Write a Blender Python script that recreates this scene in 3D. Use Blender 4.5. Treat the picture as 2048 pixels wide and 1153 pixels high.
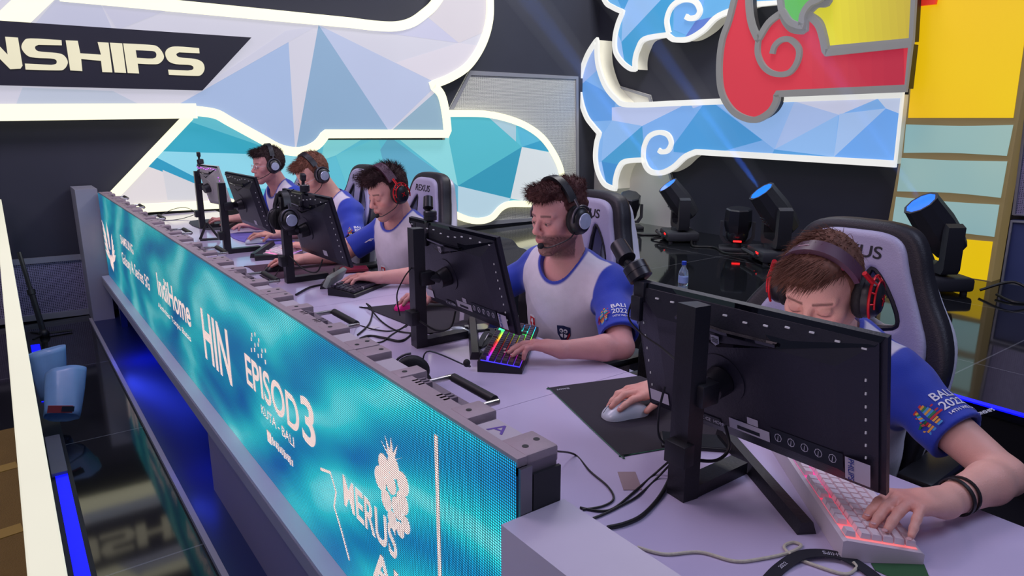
import bpy, bmesh, math, random
import numpy as np
from mathutils import Vector, Matrix, Quaternion
from mathutils.bvhtree import BVHTree
PI = math.pi
for o in list(bpy.data.objects):
    bpy.data.objects.remove(o)
S = bpy.context.scene
COL = S.collection
# ------------------------------------------------------------------ camera
CX, CY, FPX = 1024.0, 576.5, 1387.0
PIT = math.atan(333.5/1387); YAW = math.atan(1049/1426.5)
SP, CP, SY, CYW = math.sin(PIT), math.cos(PIT), math.sin(YAW), math.cos(YAW)
CZ = 1.48
cam_d = bpy.data.cameras.new('camera'); cam = bpy.data.objects.new('camera', cam_d); COL.objects.link(cam)
S.camera = cam
cam_d.sensor_width = 36; cam_d.lens = FPX/2048*36; cam_d.clip_start = .05; cam_d.clip_end = 100
fw = Vector((CP*SY, CP*CYW, -SP)); rt = Vector((CYW, -SY, 0)); up = rt.cross(fw)
M = Matrix((rt, up, -fw)).transposed().to_4x4(); M.translation = Vector((0, 0, CZ)); cam.matrix_world = M
# ------------------------------------------------------------------ world, lights, exposure
S.view_settings.view_transform = 'Standard'; S.view_settings.look = 'None'; S.view_settings.gamma = 1
S.view_settings.use_curve_mapping = False; S.view_settings.exposure = 0.0
W = bpy.data.worlds.new('world'); S.world = W; W.use_nodes = True
bgn = W.node_tree.nodes['Background']; bgn.inputs[0].default_value = (.30, .33, .55, 1); bgn.inputs[1].default_value = .26
def area(name, loc, target, size, power, col, shape='RECTANGLE', size_y=None):
    l = bpy.data.lights.new(name, 'AREA'); l.energy = power; l.color = col; l.shape = shape; l.size = size
    if shape == 'RECTANGLE': l.size_y = size_y or size
    o = bpy.data.objects.new(name, l); COL.objects.link(o); o.location = loc
    o.rotation_euler = (Vector(target)-Vector(loc)).to_track_quat('-Z', 'Y').to_euler(); return o
area('stage_key_light', (-.6, 3.4, 4.3), (1.5, 2.6, .9), 1.6, 46, (1.0, .74, .92), size_y=2.4)
area('stage_wash_light', (2.6, -.6, 4.2), (1.4, 2.0, .9), 1.8, 50, (.66, .72, 1.0))
area('stage_top_light', (2.2, 3.2, 4.8), (1.7, 3.0, .6), 2.2, 46, (.78, .76, 1.0), size_y=3.5)
area('audience_side_fill', (-2.5, 1.0, 3.2), (1.2, 2.5, 1.0), 1.5, 30, (1.0, .76, .84))  # unseen fill lamp added from the audience side
area('back_wall_fill', (4.4, 3.6, 4.6), (4.9, 6.2, 1.0), 1.2, 125, (1.0, .98, .94))  # unseen lamp added to brighten the mesh on the back wall
area('left_wall_light', (-.5, 3.6, 4.4), (.1, 6.2, .6), 1.2, 26, (.72, .72, 1.0))
# ------------------------------------------------------------------ pixel rays to real planes
def ray(x, y):
    r = (x-CX)/FPX; v = (CY-y)/FPX; f = CP+v*SP; u = -SP+v*CP
    return Vector((r*CYW+f*SY, -r*SY+f*CYW, u))
def onX(x, y, X): d = ray(x, y); t = X/d.x; return Vector((X, d.y*t, CZ+d.z*t))
def onY(x, y, Y): d = ray(x, y); t = Y/d.y; return Vector((d.x*t, Y, CZ+d.z*t))
def onZ(x, y, Z): d = ray(x, y); t = (Z-CZ)/d.z; return Vector((d.x*t, d.y*t, Z))
# ------------------------------------------------------------------ materials
def s2l(c): return tuple(((v/255)/12.92 if v/255 <= .04045 else ((v/255+.055)/1.055)**2.4) for v in c[:3])
MATS = {}
def mat(name, rgb, rough=.5, metal=0, emit=0, bfac=1, bump=0, bscale=60, var=.06, spec=.5, trans=0, alpha=1, coat=0, ecol=None, vscale=8, sheen=0, sss=0):
    if name in MATS: return MATS[name]
    m = bpy.data.materials.new(name); m.use_nodes = True; nt = m.node_tree; b = nt.nodes['Principled BSDF']
    c = s2l(rgb)
    n = nt.nodes.new('ShaderNodeTexNoise'); n.inputs['Scale'].default_value = vscale; n.inputs['Detail'].default_value = 4
    tc = nt.nodes.new('ShaderNodeTexCoord'); nt.links.new(tc.outputs['Object'], n.inputs['Vector'])
    r = nt.nodes.new('ShaderNodeMix'); r.data_type = 'RGBA'
    r.inputs[6].default_value = tuple(max(0, v*(1-var)) for v in c)+(1,); r.inputs[7].default_value = tuple(min(1, v*(1+var)) for v in c)+(1,)
    nt.links.new(n.outputs['Fac'], r.inputs[0])
    if bfac == 1: nt.links.new(r.outputs[2], b.inputs['Base Color'])
    else: b.inputs['Base Color'].default_value = tuple(v*bfac for v in c)+(1,)
    b.inputs['Roughness'].default_value = rough; b.inputs['Metallic'].default_value = metal
    b.inputs['Specular IOR Level'].default_value = spec
    if emit:
        b.inputs['Emission Strength'].default_value = emit
        if ecol: b.inputs['Emission Color'].default_value = s2l(ecol)+(1,)
        else: nt.links.new(r.outputs[2], b.inputs['Emission Color'])
    if trans: b.inputs['Transmission Weight'].default_value = trans; b.inputs['IOR'].default_value = 1.35
    if alpha < 1: b.inputs['Alpha'].default_value = alpha
    if coat: b.inputs['Coat Weight'].default_value = coat; b.inputs['Coat Roughness'].default_value = .05
    if sheen: b.inputs['Sheen Weight'].default_value = sheen
    if sss: b.inputs['Subsurface Weight'].default_value = sss; b.inputs['Subsurface Radius'].default_value = (.012, .005, .003); b.inputs['Subsurface Scale'].default_value = 1
    if bump:
        n2 = nt.nodes.new('ShaderNodeTexNoise'); n2.inputs['Scale'].default_value = bscale; n2.inputs['Detail'].default_value = 3
        nt.links.new(tc.outputs['Object'], n2.inputs['Vector'])
        bp = nt.nodes.new('ShaderNodeBump'); bp.inputs['Strength'].default_value = bump; bp.inputs['Distance'].default_value = .01
        nt.links.new(n2.outputs['Fac'], bp.inputs['Height']); nt.links.new(bp.outputs[0], b.inputs['Normal'])
    MATS[name] = m; return m
def vmat(name, rough=.5, emit=0, bump=0, bscale=60, sss=0, spec=.5, sheen=0):
    """material that takes the thing's own colours from its 'Col' attribute"""
    if name in MATS: return MATS[name]
    m = mat(name, (128, 128, 128), rough, bump=bump, bscale=bscale, sss=sss, spec=spec, sheen=sheen); nt = m.node_tree; b = nt.nodes['Principled BSDF']
    a = nt.nodes.new('ShaderNodeAttribute'); a.attribute_name = 'Col'
    mx = nt.nodes.new('ShaderNodeMix'); mx.data_type = 'RGBA'; mx.blend_type = 'MULTIPLY'; mx.inputs[0].default_value = 1
    n = nt.nodes.new('ShaderNodeTexNoise'); n.inputs['Scale'].default_value = 25
    cr = nt.nodes.new('ShaderNodeMapRange'); cr.inputs[3].default_value = .92; cr.inputs[4].default_value = 1.08
    nt.links.new(n.outputs['Fac'], cr.inputs[0]); nt.links.new(a.outputs['Color'], mx.inputs[6]); nt.links.new(cr.outputs[0], mx.inputs[7])
    nt.links.new(mx.outputs[2], b.inputs['Base Color'])
    if emit: nt.links.new(mx.outputs[2], b.inputs['Emission Color']); b.inputs['Emission Strength'].default_value = emit
    return m
# ------------------------------------------------------------------ objects
def link(name, me, m=None, parent=None):
    o = bpy.data.objects.new(name, me); COL.objects.link(o)
    if m is not None:
        for k in (m if isinstance(m, (list, tuple)) else [m]): me.materials.append(k)
    if parent is not None: o.parent = parent
    return o
def tag(o, label=None, cat=None, group=None, kind=None):
    if label: o['label'] = label
    if cat: o['category'] = cat
    if group: o['group'] = group
    if kind: o['kind'] = kind
    return o
def thing(name, label, cat, loc=(0, 0, 0), rz=0, group=None):
    o = bpy.data.objects.new(name, None); COL.objects.link(o); o.location = loc; o.rotation_euler = (0, 0, rz); o.empty_display_size = .05
    return tag(o, label, cat, group)
def copy_tree(o, parent=None):
    c = o.copy(); COL.objects.link(c)
    if parent is not None: c.parent = parent
    for ch in list(o.children): copy_tree(ch, c)
    return c
class MB:
    """collects simple solids into one mesh"""
    def __init__(s): s.v = []; s.f = []; s.mi = []; s.M = Matrix.Identity(4); s.k = 0
    def add(s, vs, fs):
        b = len(s.v); s.v += [tuple(s.M @ Vector(v)) for v in vs]; s.f += [tuple(i+b for i in f) for f in fs]; s.mi += [s.k]*len(fs); return s
    def box(s, c, d, rot=None, bev=0):
        hx, hy, hz = d[0]/2, d[1]/2, d[2]/2; R = rot or Matrix.Identity(3)
        if bev <= 0:
            vs = [Vector((x*hx, y*hy, z*hz)) for x in (-1, 1) for y in (-1, 1) for z in (-1, 1)]
            fs = [(0, 1, 3, 2), (4, 6, 7, 5), (0, 4, 5, 1), (2, 3, 7, 6), (0, 2, 6, 4), (1, 5, 7, 3)]
        else:
            bm = bmesh.new(); bmesh.ops.create_cube(bm, size=1)
            for v in bm.verts: v.co = Vector((v.co.x*2*hx, v.co.y*2*hy, v.co.z*2*hz))
            bmesh.ops.bevel(bm, geom=bm.edges[:], offset=min(bev, hx*.98, hy*.98, hz*.98), segments=2, affect='EDGES', profile=.5)
            bm.verts.index_update(); vs = [v.co.copy() for v in bm.verts]; fs = [tuple(v.index for v in f.verts) for f in bm.faces]; bm.free()
        C = Vector(c); return s.add([C+R @ v for v in vs], fs)
    def prism(s, pts, ext, closed=True):
        """polygon of 3-D points swept by vector ext"""
        n = len(pts); e = Vector(ext); P = [Vector(p) for p in pts]
        nrm = Vector((0, 0, 0))
        for i in range(n):
            nrm += P[i].cross(P[(i+1) % n])
        from mathutils.geometry import tessellate_polygon
        tri = tessellate_polygon([P])
        vs = P+[p+e for p in P]
        fl = nrm.dot(e) > 0
        fs = []
        for t in tri:
            a, b, c = t
            tn = (P[b]-P[a]).cross(P[c]-P[a])
            if tn.dot(e) > 0: a, b, c = c, b, a
            fs += [(a, b, c), (c+n, b+n, a+n)]
        for i in range(n):
            j = (i+1) % n; fs.append((i, i+n, j+n, j) if not fl else (i, j, j+n, i+n))
        return s.add(vs, fs)
    def lathe(s, prof, c=(0, 0, 0), axis=(0, 0, 1), n=24, sx=1, sy=1):
        q = Vector((0, 0, 1)).rotation_difference(Vector(axis)); C = Vector(c); vs = []; fs = []
        for r, z in prof:
            for i in range(n):
                a = 2*PI*i/n; vs.append(C+q @ Vector((r*math.cos(a)*sx, r*math.sin(a)*sy, z)))
        m = len(prof)
        for j in range(m-1):
            for i in range(n):
                k = (i+1) % n; fs.append((j*n+i, j*n+k, (j+1)*n+k, (j+1)*n+i))
        if prof[0][0] > 1e-6: fs.append(tuple(range(n-1, -1, -1)))
        if prof[-1][0] > 1e-6: fs.append(tuple((m-1)*n+i for i in range(n)))
        return s.add(vs, fs)
    def cyl(s, a, b, r, r2=None, n=16):
        a = Vector(a); b = Vector(b); L = (b-a).length
        return s.lathe([(r, 0), (r if r2 is None else r2, L)], a, (b-a).normalized(), n)
    def tube(s, pts, r, n=8, closed=False, cap=True, flat=None):
        P = [Vector(p) for p in pts]; m = len(P); vs = []; fs = []; u = None
        rr = r if isinstance(r, (list, tuple)) else [r]*m
        for i in range(m):
            if closed: t = P[(i+1) % m]-P[i-1]
            else: t = P[min(i+1, m-1)]-P[max(i-1, 0)]
            t.normalize()
            if u is None:
                u = t.orthogonal() if flat is None else (Vector(flat)-t*t.dot(Vector(flat)))
            u = (u-t*u.dot(t)).normalized(); w = t.cross(u)
            for k in range(n):
                a = 2*PI*k/n; vs.append(P[i]+(u*math.cos(a)+w*math.sin(a))*rr[i])
        for i in range(m-(0 if closed else 1)):
            j = (i+1) % m
            for k in range(n):
                l = (k+1) % n; fs.append((i*n+k, i*n+l, j*n+l, j*n+k))
        if not closed and cap: fs += [tuple(range(n-1, -1, -1)), tuple((m-1)*n+k for k in range(n))]
        return s.add(vs, fs)
    def strap(s, pts, w, t, nrm=(0, 0, 1), closed=False):
        """flat band: width w along nrm x tangent, thickness t"""
        P = [Vector(p) for p in pts]; m = len(P); vs = []; fs = []
        for i in range(m):
            tg = ((P[(i+1) % m]-P[i-1]) if closed else (P[min(i+1, m-1)]-P[max(i-1, 0)])).normalized()
            N = Vector(nrm(i) if callable(nrm) else nrm); N = (N-tg*N.dot(tg)).normalized(); B = tg.cross(N)
            ww = w(i) if callable(w) else w
            for a, b in ((-1, -1), (1, -1), (1, 1), (-1, 1)): vs.append(P[i]+B*a*ww/2+N*b*t/2)
        for i in range(m-(0 if closed else 1)):
            j = (i+1) % m
            for k in range(4):
                l = (k+1) % 4; fs.append((i*4+k, i*4+l, j*4+l, j*4+k))
        if not closed: fs += [(3, 2, 1, 0), tuple((m-1)*4+k for k in range(4))]
        return s.add(vs, fs)
    def sphere(s, c, r, n=12, sc=(1, 1, 1), rot=None):
        pr = [(math.sin(PI*i/n), -math.cos(PI*i/n)) for i in range(n+1)]; R = rot or Matrix.Identity(3); C = Vector(c); vs = []; fs = []; k = 2*n
        for a, z in pr:
            for i in range(k):
                t = 2*PI*i/k; vs.append(C+R @ Vector((a*math.cos(t)*r*sc[0], a*math.sin(t)*r*sc[1], z*r*sc[2])))
        for j in range(n):
            for i in range(k):
                l = (i+1) % k; fs.append((j*k+i, j*k+l, (j+1)*k+l, (j+1)*k+i))
        return s.add(vs, fs)
    def mesh(s, name):
        me = bpy.data.meshes.new(name); me.from_pydata(s.v, [], s.f)
        for p, k in zip(me.polygons, s.mi): p.material_index = k
        bm = bmesh.new(); bm.from_mesh(me); bmesh.ops.remove_doubles(bm, verts=bm.verts, dist=1e-6)
        bmesh.ops.recalc_face_normals(bm, faces=bm.faces); bm.to_mesh(me); bm.free(); return me
    def build(s, name, m, parent=None, smooth=True, ang=35):
        me = s.mesh(name)
        if smooth:
            for p in me.polygons: p.use_smooth = True
            me.set_sharp_from_angle(angle=math.radians(ang))
        return link(name, me, m, parent)
def spline(pts, n=8, closed=False):
    P = [Vector(p) for p in pts]; m = len(P); out = []
    for i in range(m if closed else m-1):
        if closed: a, b, c, d = P[i-1], P[i], P[(i+1) % m], P[(i+2) % m]
        else: a, b, c, d = P[max(i-1, 0)], P[i], P[i+1], P[min(i+2, m-1)]
        for k in range(n):
            t = k/n; out.append(.5*((2*b)+(c-a)*t+(2*a-5*b+4*c-d)*t*t+(3*b-a-3*c+d)*t**3))
    if not closed: out.append(P[-1])
    return out
def outline(pts, n=5):
    """2-D pixel outline; entries (x,y) smooth or (x,y,1) corner -> resampled loop"""
    m = len(pts); out = []
    for i in range(m):
        b, c = pts[i], pts[(i+1) % m]
        cb, cc = len(b) > 2, len(c) > 2
        B = Vector(b[:2]); C = Vector(c[:2])
        A = B if cb else Vector(pts[i-1][:2]); D = C if cc else Vector(pts[(i+2) % m][:2])
        if cb and cc: out.append(B); continue
        if cb: A = B
        for k in range(n):
            t = k/n; out.append(.5*((2*B)+(C-A)*t+(2*A-5*B+4*C-D)*t*t+(3*B-A-3*C+D)*t**3))
    return out
def line2(pts, n=5):
    m = len(pts); out = []
    for i in range(m-1):
        b, c = pts[i], pts[i+1]; cb, cc = len(b) > 2, len(c) > 2
        B = Vector(b[:2]); C = Vector(c[:2])
        if cb and cc: out.append(B); continue
        A = B if cb or i == 0 else Vector(pts[i-1][:2]); D = C if cc or i == m-2 else Vector(pts[i+2][:2])
        for k in range(n):
            t = k/n; out.append(.5*((2*B)+(C-A)*t+(2*A-5*B+4*C-D)*t*t+(3*B-A-3*C+D)*t**3))
    out.append(Vector(pts[-1][:2])); return out
def text_mesh(body, size=1, ext=0, bold=0, align='CENTER', space=1):
    cu = bpy.data.curves.new('txt', 'FONT'); cu.body = body; cu.size = size; cu.extrude = ext; cu.offset = bold*size*.6
    cu.align_x = align; cu.align_y = 'CENTER'; cu.space_character = space
    o = bpy.data.objects.new('txt', cu); COL.objects.link(o); dg = bpy.context.evaluated_depsgraph_get()
    me = bpy.data.meshes.new_from_object(o.evaluated_get(dg)); bpy.data.objects.remove(o); bpy.data.curves.remove(cu); return me
def text(body, m, org, xd, yd, size, parent=None, name='lettering', ext=.0005, bold=0, sx=1, align='CENTER', space=1, conform=None, lift=.0015):
    """lettering on a real plane: xd reading direction, yd up; conform = BVH to lay it onto"""
    me = text_mesh(body, size, ext, bold, align, space)
    xd = Vector(xd).normalized(); yd = Vector(yd).normalized(); zd = xd.cross(yd).normalized(); O = Vector(org)
    if conform is not None:
        bm = bmesh.new(); bm.from_mesh(me)
        for _ in range(1):
            le = [e for e in bm.edges if e.calc_length() > size*.12]
            if le: bmesh.ops.subdivide_edges(bm, edges=le, cuts=2)
        bmesh.ops.triangulate(bm, faces=bm.faces[:]); bm.to_mesh(me); bm.free()
    for v in me.vertices:
        x, y, z = v.co; p = O+xd*x*sx+yd*y+zd*z
        if conform is not None:
            q = O+xd*x*sx+yd*y; h = conform.ray_cast(q+zd*.12, -zd, .35)
            if h[0] is not None: p = h[0]+h[1]*(lift if h[1].dot(zd) > 0 else -lift)+zd*z
        v.co = p
    return link(name, me, m, parent)
# ------------------------------------------------------------------ implicit surfaces (smooth continuous bodies)
class SDF:
    def __init__(s, lo, hi, res):
        s.lo = np.array(lo, float); s.res = res; s.n = np.ceil((np.array(hi)-s.lo)/res).astype(int)+1
        s.d = np.full(s.n, .06, np.float32)
        s.ax = [s.lo[i]+np.arange(s.n[i])*res for i in range(3)]
    def region(s, lo, hi):
        a = np.clip(np.floor((np.array(lo)-s.lo)/s.res).astype(int), 0, s.n); b = np.clip(np.ceil((np.array(hi)-s.lo)/s.res).astype(int)+1, 0, s.n)
        sl = tuple(slice(int(a[i]), int(b[i])) for i in range(3))
        if any(x.stop <= x.start for x in sl): return None, None
        return sl, (s.ax[0][sl[0]][:, None, None], s.ax[1][sl[1]][None, :, None], s.ax[2][sl[2]][None, None, :])
    def apply(s, fn, lo, hi, k=.01, op='add'):
        m = max(k, s.res*2)+.012; sl, P = s.region(np.array(lo)-m, np.array(hi)+m)
        if sl is None: return
        q = fn(*P).astype(np.float32); d = s.d[sl]
        if op == 'add':
            if k > 0: h = np.clip(.5+.5*(q-d)/k, 0, 1); s.d[sl] = d*h+q*(1-h)-k*h*(1-h)
            else: s.d[sl] = np.minimum(d, q)
        else:
            q = -q
            if k > 0: h = np.clip(.5-.5*(q-d)/k, 0, 1); s.d[sl] = d*h+q*(1-h)+k*h*(1-h)
            else: s.d[sl] = np.maximum(d, q)
    def cone(s, a, b, r1, r2, k=.01, op='add'):
        a = np.array(a, float); b = np.array(b, float); R = max(r1, r2); ab = b-a; L2 = ab@ab+1e-12
        def f(X, Y, Z):
            t = np.clip(((X-a[0])*ab[0]+(Y-a[1])*ab[1]+(Z-a[2])*ab[2])/L2, 0, 1)
            return np.sqrt((X-a[0]-t*ab[0])**2+(Y-a[1]-t*ab[1])**2+(Z-a[2]-t*ab[2])**2)-(r1+(r2-r1)*t)
        s.apply(f, np.minimum(a, b)-R, np.maximum(a, b)+R, k, op)
    def ell(s, c, r, M3=None, k=.01, op='add'):
        c = np.array(c, float); r = np.array(r, float); R = r.max(); A = np.eye(3) if M3 is None else np.array(M3).T   # world->local
        def f(X, Y, Z):
            x, y, z = X-c[0], Y-c[1], Z-c[2]
            u = [A[i, 0]*x+A[i, 1]*y+A[i, 2]*z for i in range(3)]
            k0 = np.sqrt((u[0]/r[0])**2+(u[1]/r[1])**2+(u[2]/r[2])**2); k1 = np.sqrt((u[0]/r[0]**2)**2+(u[1]/r[1]**2)**2+(u[2]/r[2]**2)**2)
            return k0*(k0-1)/(k1+1e-6)
        s.apply(f, c-R, c+R, k, op)
    def rbox(s, c, h, rad, M3=None, k=0, op='add'):
        c = np.array(c, float); h = np.array(h, float); R = np.linalg.norm(h); A = np.eye(3) if M3 is None else np.array(M3).T
        def f(X, Y, Z):
            x, y, z = X-c[0], Y-c[1], Z-c[2]
            q = [np.abs(A[i, 0]*x+A[i, 1]*y+A[i, 2]*z)-h[i]+rad for i in range(3)]
            return np.sqrt(np.maximum(q[0], 0)**2+np.maximum(q[1], 0)**2+np.maximum(q[2], 0)**2)+np.minimum(np.maximum(np.maximum(q[0], q[1]), q[2]), 0)-rad
        s.apply(f, c-R, c+R, k, op)
    def plane_cut(s, p, n, k=.004):
        """remove everything on the +n side of p"""
        n = np.array(n, float); n /= np.linalg.norm(n); p = np.array(p, float)
        X, Y, Z = s.ax[0][:, None, None], s.ax[1][None, :, None], s.ax[2][None, None, :]
        s.d = np.maximum(s.d, ((X-p[0])*n[0]+(Y-p[1])*n[1]+(Z-p[2])*n[2]).astype(np.float32))
    def mesh(s):
        d = s.d; ins = d < 0; n = s.n
        cnt = np.zeros(n-1, np.uint8); 
        for i in (0, 1):
            for j in (0, 1):
                for k in (0, 1): cnt += ins[i:n[0]-1+i, j:n[1]-1+j, k:n[2]-1+k]
        cells = np.argwhere((cnt > 0) & (cnt < 8))
        idx = np.full(n-1, -1, np.int32); idx[tuple(cells.T)] = np.arange(len(cells))
        corner = [(i, j, k) for i in (0, 1) for j in (0, 1) for k in (0, 1)]
        val = np.stack([d[cells[:, 0]+c[0], cells[:, 1]+c[1], cells[:, 2]+c[2]] for c in corner], 1)
        acc = np.zeros((len(cells), 3)); w = np.zeros(len(cells))
        for a in range(8):
            for b in range(a+1, 8):
                ca, cb = np.array(corner[a]), np.array(corner[b])
                if np.abs(ca-cb).sum() != 1: continue
                va, vb = val[:, a], val[:, b]; m = (va < 0) != (vb < 0)
                t = np.where(m, va/np.where(m, va-vb, 1), 0)
                acc += np.where(m[:, None], ca+(cb-ca)*t[:, None], 0); w += m
        V = (cells+acc/w[:, None])*s.res+s.lo
        F = []
        for ax in range(3):
            u, v = (ax+1) % 3, (ax+2) % 3
            sa = [slice(None)]*3; sb = [slice(None)]*3; sa[ax] = slice(0, n[ax]-1); sb[ax] = slice(1, n[ax])
            ch = ins[tuple(sa)] != ins[tuple(sb)]; e = np.argwhere(ch)
            e = e[(e[:, u] > 0) & (e[:, v] > 0) & (e[:, u] < n[u]-1) & (e[:, v] < n[v]-1)]
            du = np.zeros(3, int); du[u] = 1; dv = np.zeros(3, int); dv[v] = 1
            q = np.stack([idx[tuple((e-du-dv).T)], idx[tuple((e-dv).T)], idx[tuple(e.T)], idx[tuple((e-du).T)]], 1)
            inside = ins[tuple(e.T)]; q[~inside] = q[~inside][:, ::-1]; F.append(q)
        return V, np.concatenate(F)
def np_mesh(name, V, F, colors=None, smooth_it=0):
    me = bpy.data.meshes.new(name); me.vertices.add(len(V)); me.vertices.foreach_set('co', np.asarray(V, np.float32).ravel())
    me.loops.add(len(F)*4); me.loops.foreach_set('vertex_index', F.astype(np.int32).ravel())
    me.polygons.add(len(F)); me.polygons.foreach_set('loop_start', np.arange(0, len(F)*4, 4, dtype=np.int32))
    me.update(calc_edges=True); me.validate()
    me.polygons.foreach_set('use_smooth', np.ones(len(me.polygons), bool))
    if colors is not None:
        at = me.color_attributes.new('Col', 'FLOAT_COLOR', 'POINT')
        c = np.ones((len(V), 4), np.float32); c[:, :3] = colors; at.data.foreach_set('color', c.ravel())
    return me
def vsmooth(V, F, it=2, lam=.5):
    V = V.copy()
    e = np.concatenate([F[:, [0, 1]], F[:, [1, 2]], F[:, [2, 3]], F[:, [3, 0]]]); e = np.concatenate([e, e[:, ::-1]])
    deg = np.bincount(e[:, 0], minlength=len(V)).astype(float)
    for k in range(it):
        for l in (lam, -lam*1.04):
            acc = np.stack([np.bincount(e[:, 0], weights=V[e[:, 1], i], minlength=len(V)) for i in range(3)], 1)/deg[:, None]
            V += l*(acc-V)
    return V
# ================================================================== materials used by the set
def gloss_floor(name, rgb, tile, rough=.045, seam=.004):
    m = mat(name, rgb, rough, bump=.03, bscale=2.2, spec=.6, var=.15); nt = m.node_tree; b = nt.nodes['Principled BSDF']
    tc = nt.nodes.new('ShaderNodeTexCoord'); br = nt.nodes.new('ShaderNodeTexBrick'); br.offset = 0
    br.inputs['Scale'].default_value = 1; br.inputs['Brick Width'].default_value = tile; br.inputs['Row Height'].default_value = tile
    br.inputs['Mortar Size'].default_value = seam; br.inputs['Mortar Smooth'].default_value = 0
    br.inputs['Color1'].default_value = s2l(rgb)+(1,); br.inputs['Color2'].default_value = s2l([v*.8 for v in rgb])+(1,); br.inputs['Mortar'].default_value = s2l((84, 86, 92))+(1,)
    nt.links.new(tc.outputs['Object'], br.inputs['Vector']); nt.links.new(br.outputs['Color'], b.inputs['Base Color'])
    n = nt.nodes.new('ShaderNodeTexNoise'); n.inputs['Scale'].default_value = 3; mr = nt.nodes.new('ShaderNodeMapRange')
    mr.inputs[3].default_value = rough*.6; mr.inputs[4].default_value = rough*1.8; nt.links.new(n.outputs['Fac'], mr.inputs[0]); nt.links.new(mr.outputs[0], b.inputs['Roughness'])
    return m
M_floor = gloss_floor('floor_gloss', (20, 20, 25), 1.22, .06)
M_stage = gloss_floor('stage_gloss', (22, 24, 28), 1.22, .05)
M_dark = mat('matte_black_wall', (46, 48, 62), .75, var=.12, vscale=3)  # black lifted so the wall colour holds some stage haze
M_black = mat('black_plastic', (24, 24, 28), .45)
M_blackg = mat('black_gloss_plastic', (14, 14, 20), .12)
M_cream = mat('lit_cream_edge', (255, 251, 212), .5, emit=1.12, var=.02, bfac=.3)
M_white_edge = mat('lit_white_edge', (236, 236, 232), .5, emit=.85, var=.02, bfac=.3)
def perforated(name, rgb, hole, scale, rough=.5, metal=.3):
    m = mat(name, rgb, rough, metal=metal); nt = m.node_tree; b = nt.nodes['Principled BSDF']
    tc = nt.nodes.new('ShaderNodeTexCoord'); v = nt.nodes.new('ShaderNodeTexVoronoi'); v.inputs['Scale'].default_value = scale; v.inputs['Randomness'].default_value = .12
    r = nt.nodes.new('ShaderNodeMapRange'); r.inputs[1].default_value = .30; r.inputs[2].default_value = .42
    mx = nt.nodes.new('ShaderNodeMix'); mx.data_type = 'RGBA'; mx.inputs[6].default_value = s2l(hole)+(1,); mx.inputs[7].default_value = s2l(rgb)+(1,)
    nt.links.new(tc.outputs['Object'], v.inputs['Vector']); nt.links.new(v.outputs['Distance'], r.inputs[0]); nt.links.new(r.outputs[0], mx.inputs[0]); nt.links.new(mx.outputs[2], b.inputs['Base Color'])
    return m
M_mesh = perforated('perforated_grey_metal', (226, 226, 220), (110, 110, 112), 80)
M_meshd = perforated('perforated_violet_metal', (158, 154, 186), (48, 46, 66), 80)
M_frame = mat('grey_metal_frame', (150, 152, 162), .4, metal=.3)
# ================================================================== shell
YB, XR, ZS = 6.26, 5.86, .35        # back wall, right wall, raised stage height
def struct(name, mb, m, **k): o = mb.build(name, m, smooth=False); o['kind'] = 'structure'; return o
struct('floor', MB().box((1.4, 2.5, -.05), (9.2, 8.6, .1)), M_floor)
struct('wall_back', MB().box((1.6, YB+.1, 2.2), (9.4, .2, 5.0)), M_dark)
struct('wall_right', MB().box((XR+.1, 2.4, 2.2), (.2, 7.9, 5.0)), M_dark)
st = struct('stage_floor', MB().box(((3.13+XR)/2, 2.3, ZS-.02), (XR-3.13, 7.9, .04)), M_stage)
struct('trim_1', MB().box((3.16, 2.3, (ZS-.04)/2), (.04, 7.9, ZS-.04)), M_black)
M_blue = mat('blue_led_strip', (8, 14, 255), .4, emit=1.5, var=.02)
t = MB().box((3.132, 2.3, ZS+.001), (.035, 7.9, .006)).build('stage_edge_light', M_blue, smooth=False)
tag(t, 'thin blue LED strip running along the raised black stage edge', 'light strip')
# carpeted floor left of the lit rail
M_carpet = mat('tan_carpet', (112, 92, 44), .95, bump=.6, bscale=160, var=.18, vscale=4)
cp = struct('trim_2', MB().box((-.75, 1.9, .006), (1.3, 4.2, .012)), M_carpet)
for i, y in enumerate((2.55, 3.1, 3.55)):
    pass
sb = MB()
for y in (2.35, 2.85, 3.45): sb.box((-.75, y, .0135), (1.3, .07, .003), rot=Matrix.Rotation(.12, 3, 'Z'))
tag(sb.build('floor_tape', mat('yellow_tape', (150, 128, 60), .8), smooth=False), 'faint yellow stripes of tape on the tan floor left of the lit rail', 'tape')
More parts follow.
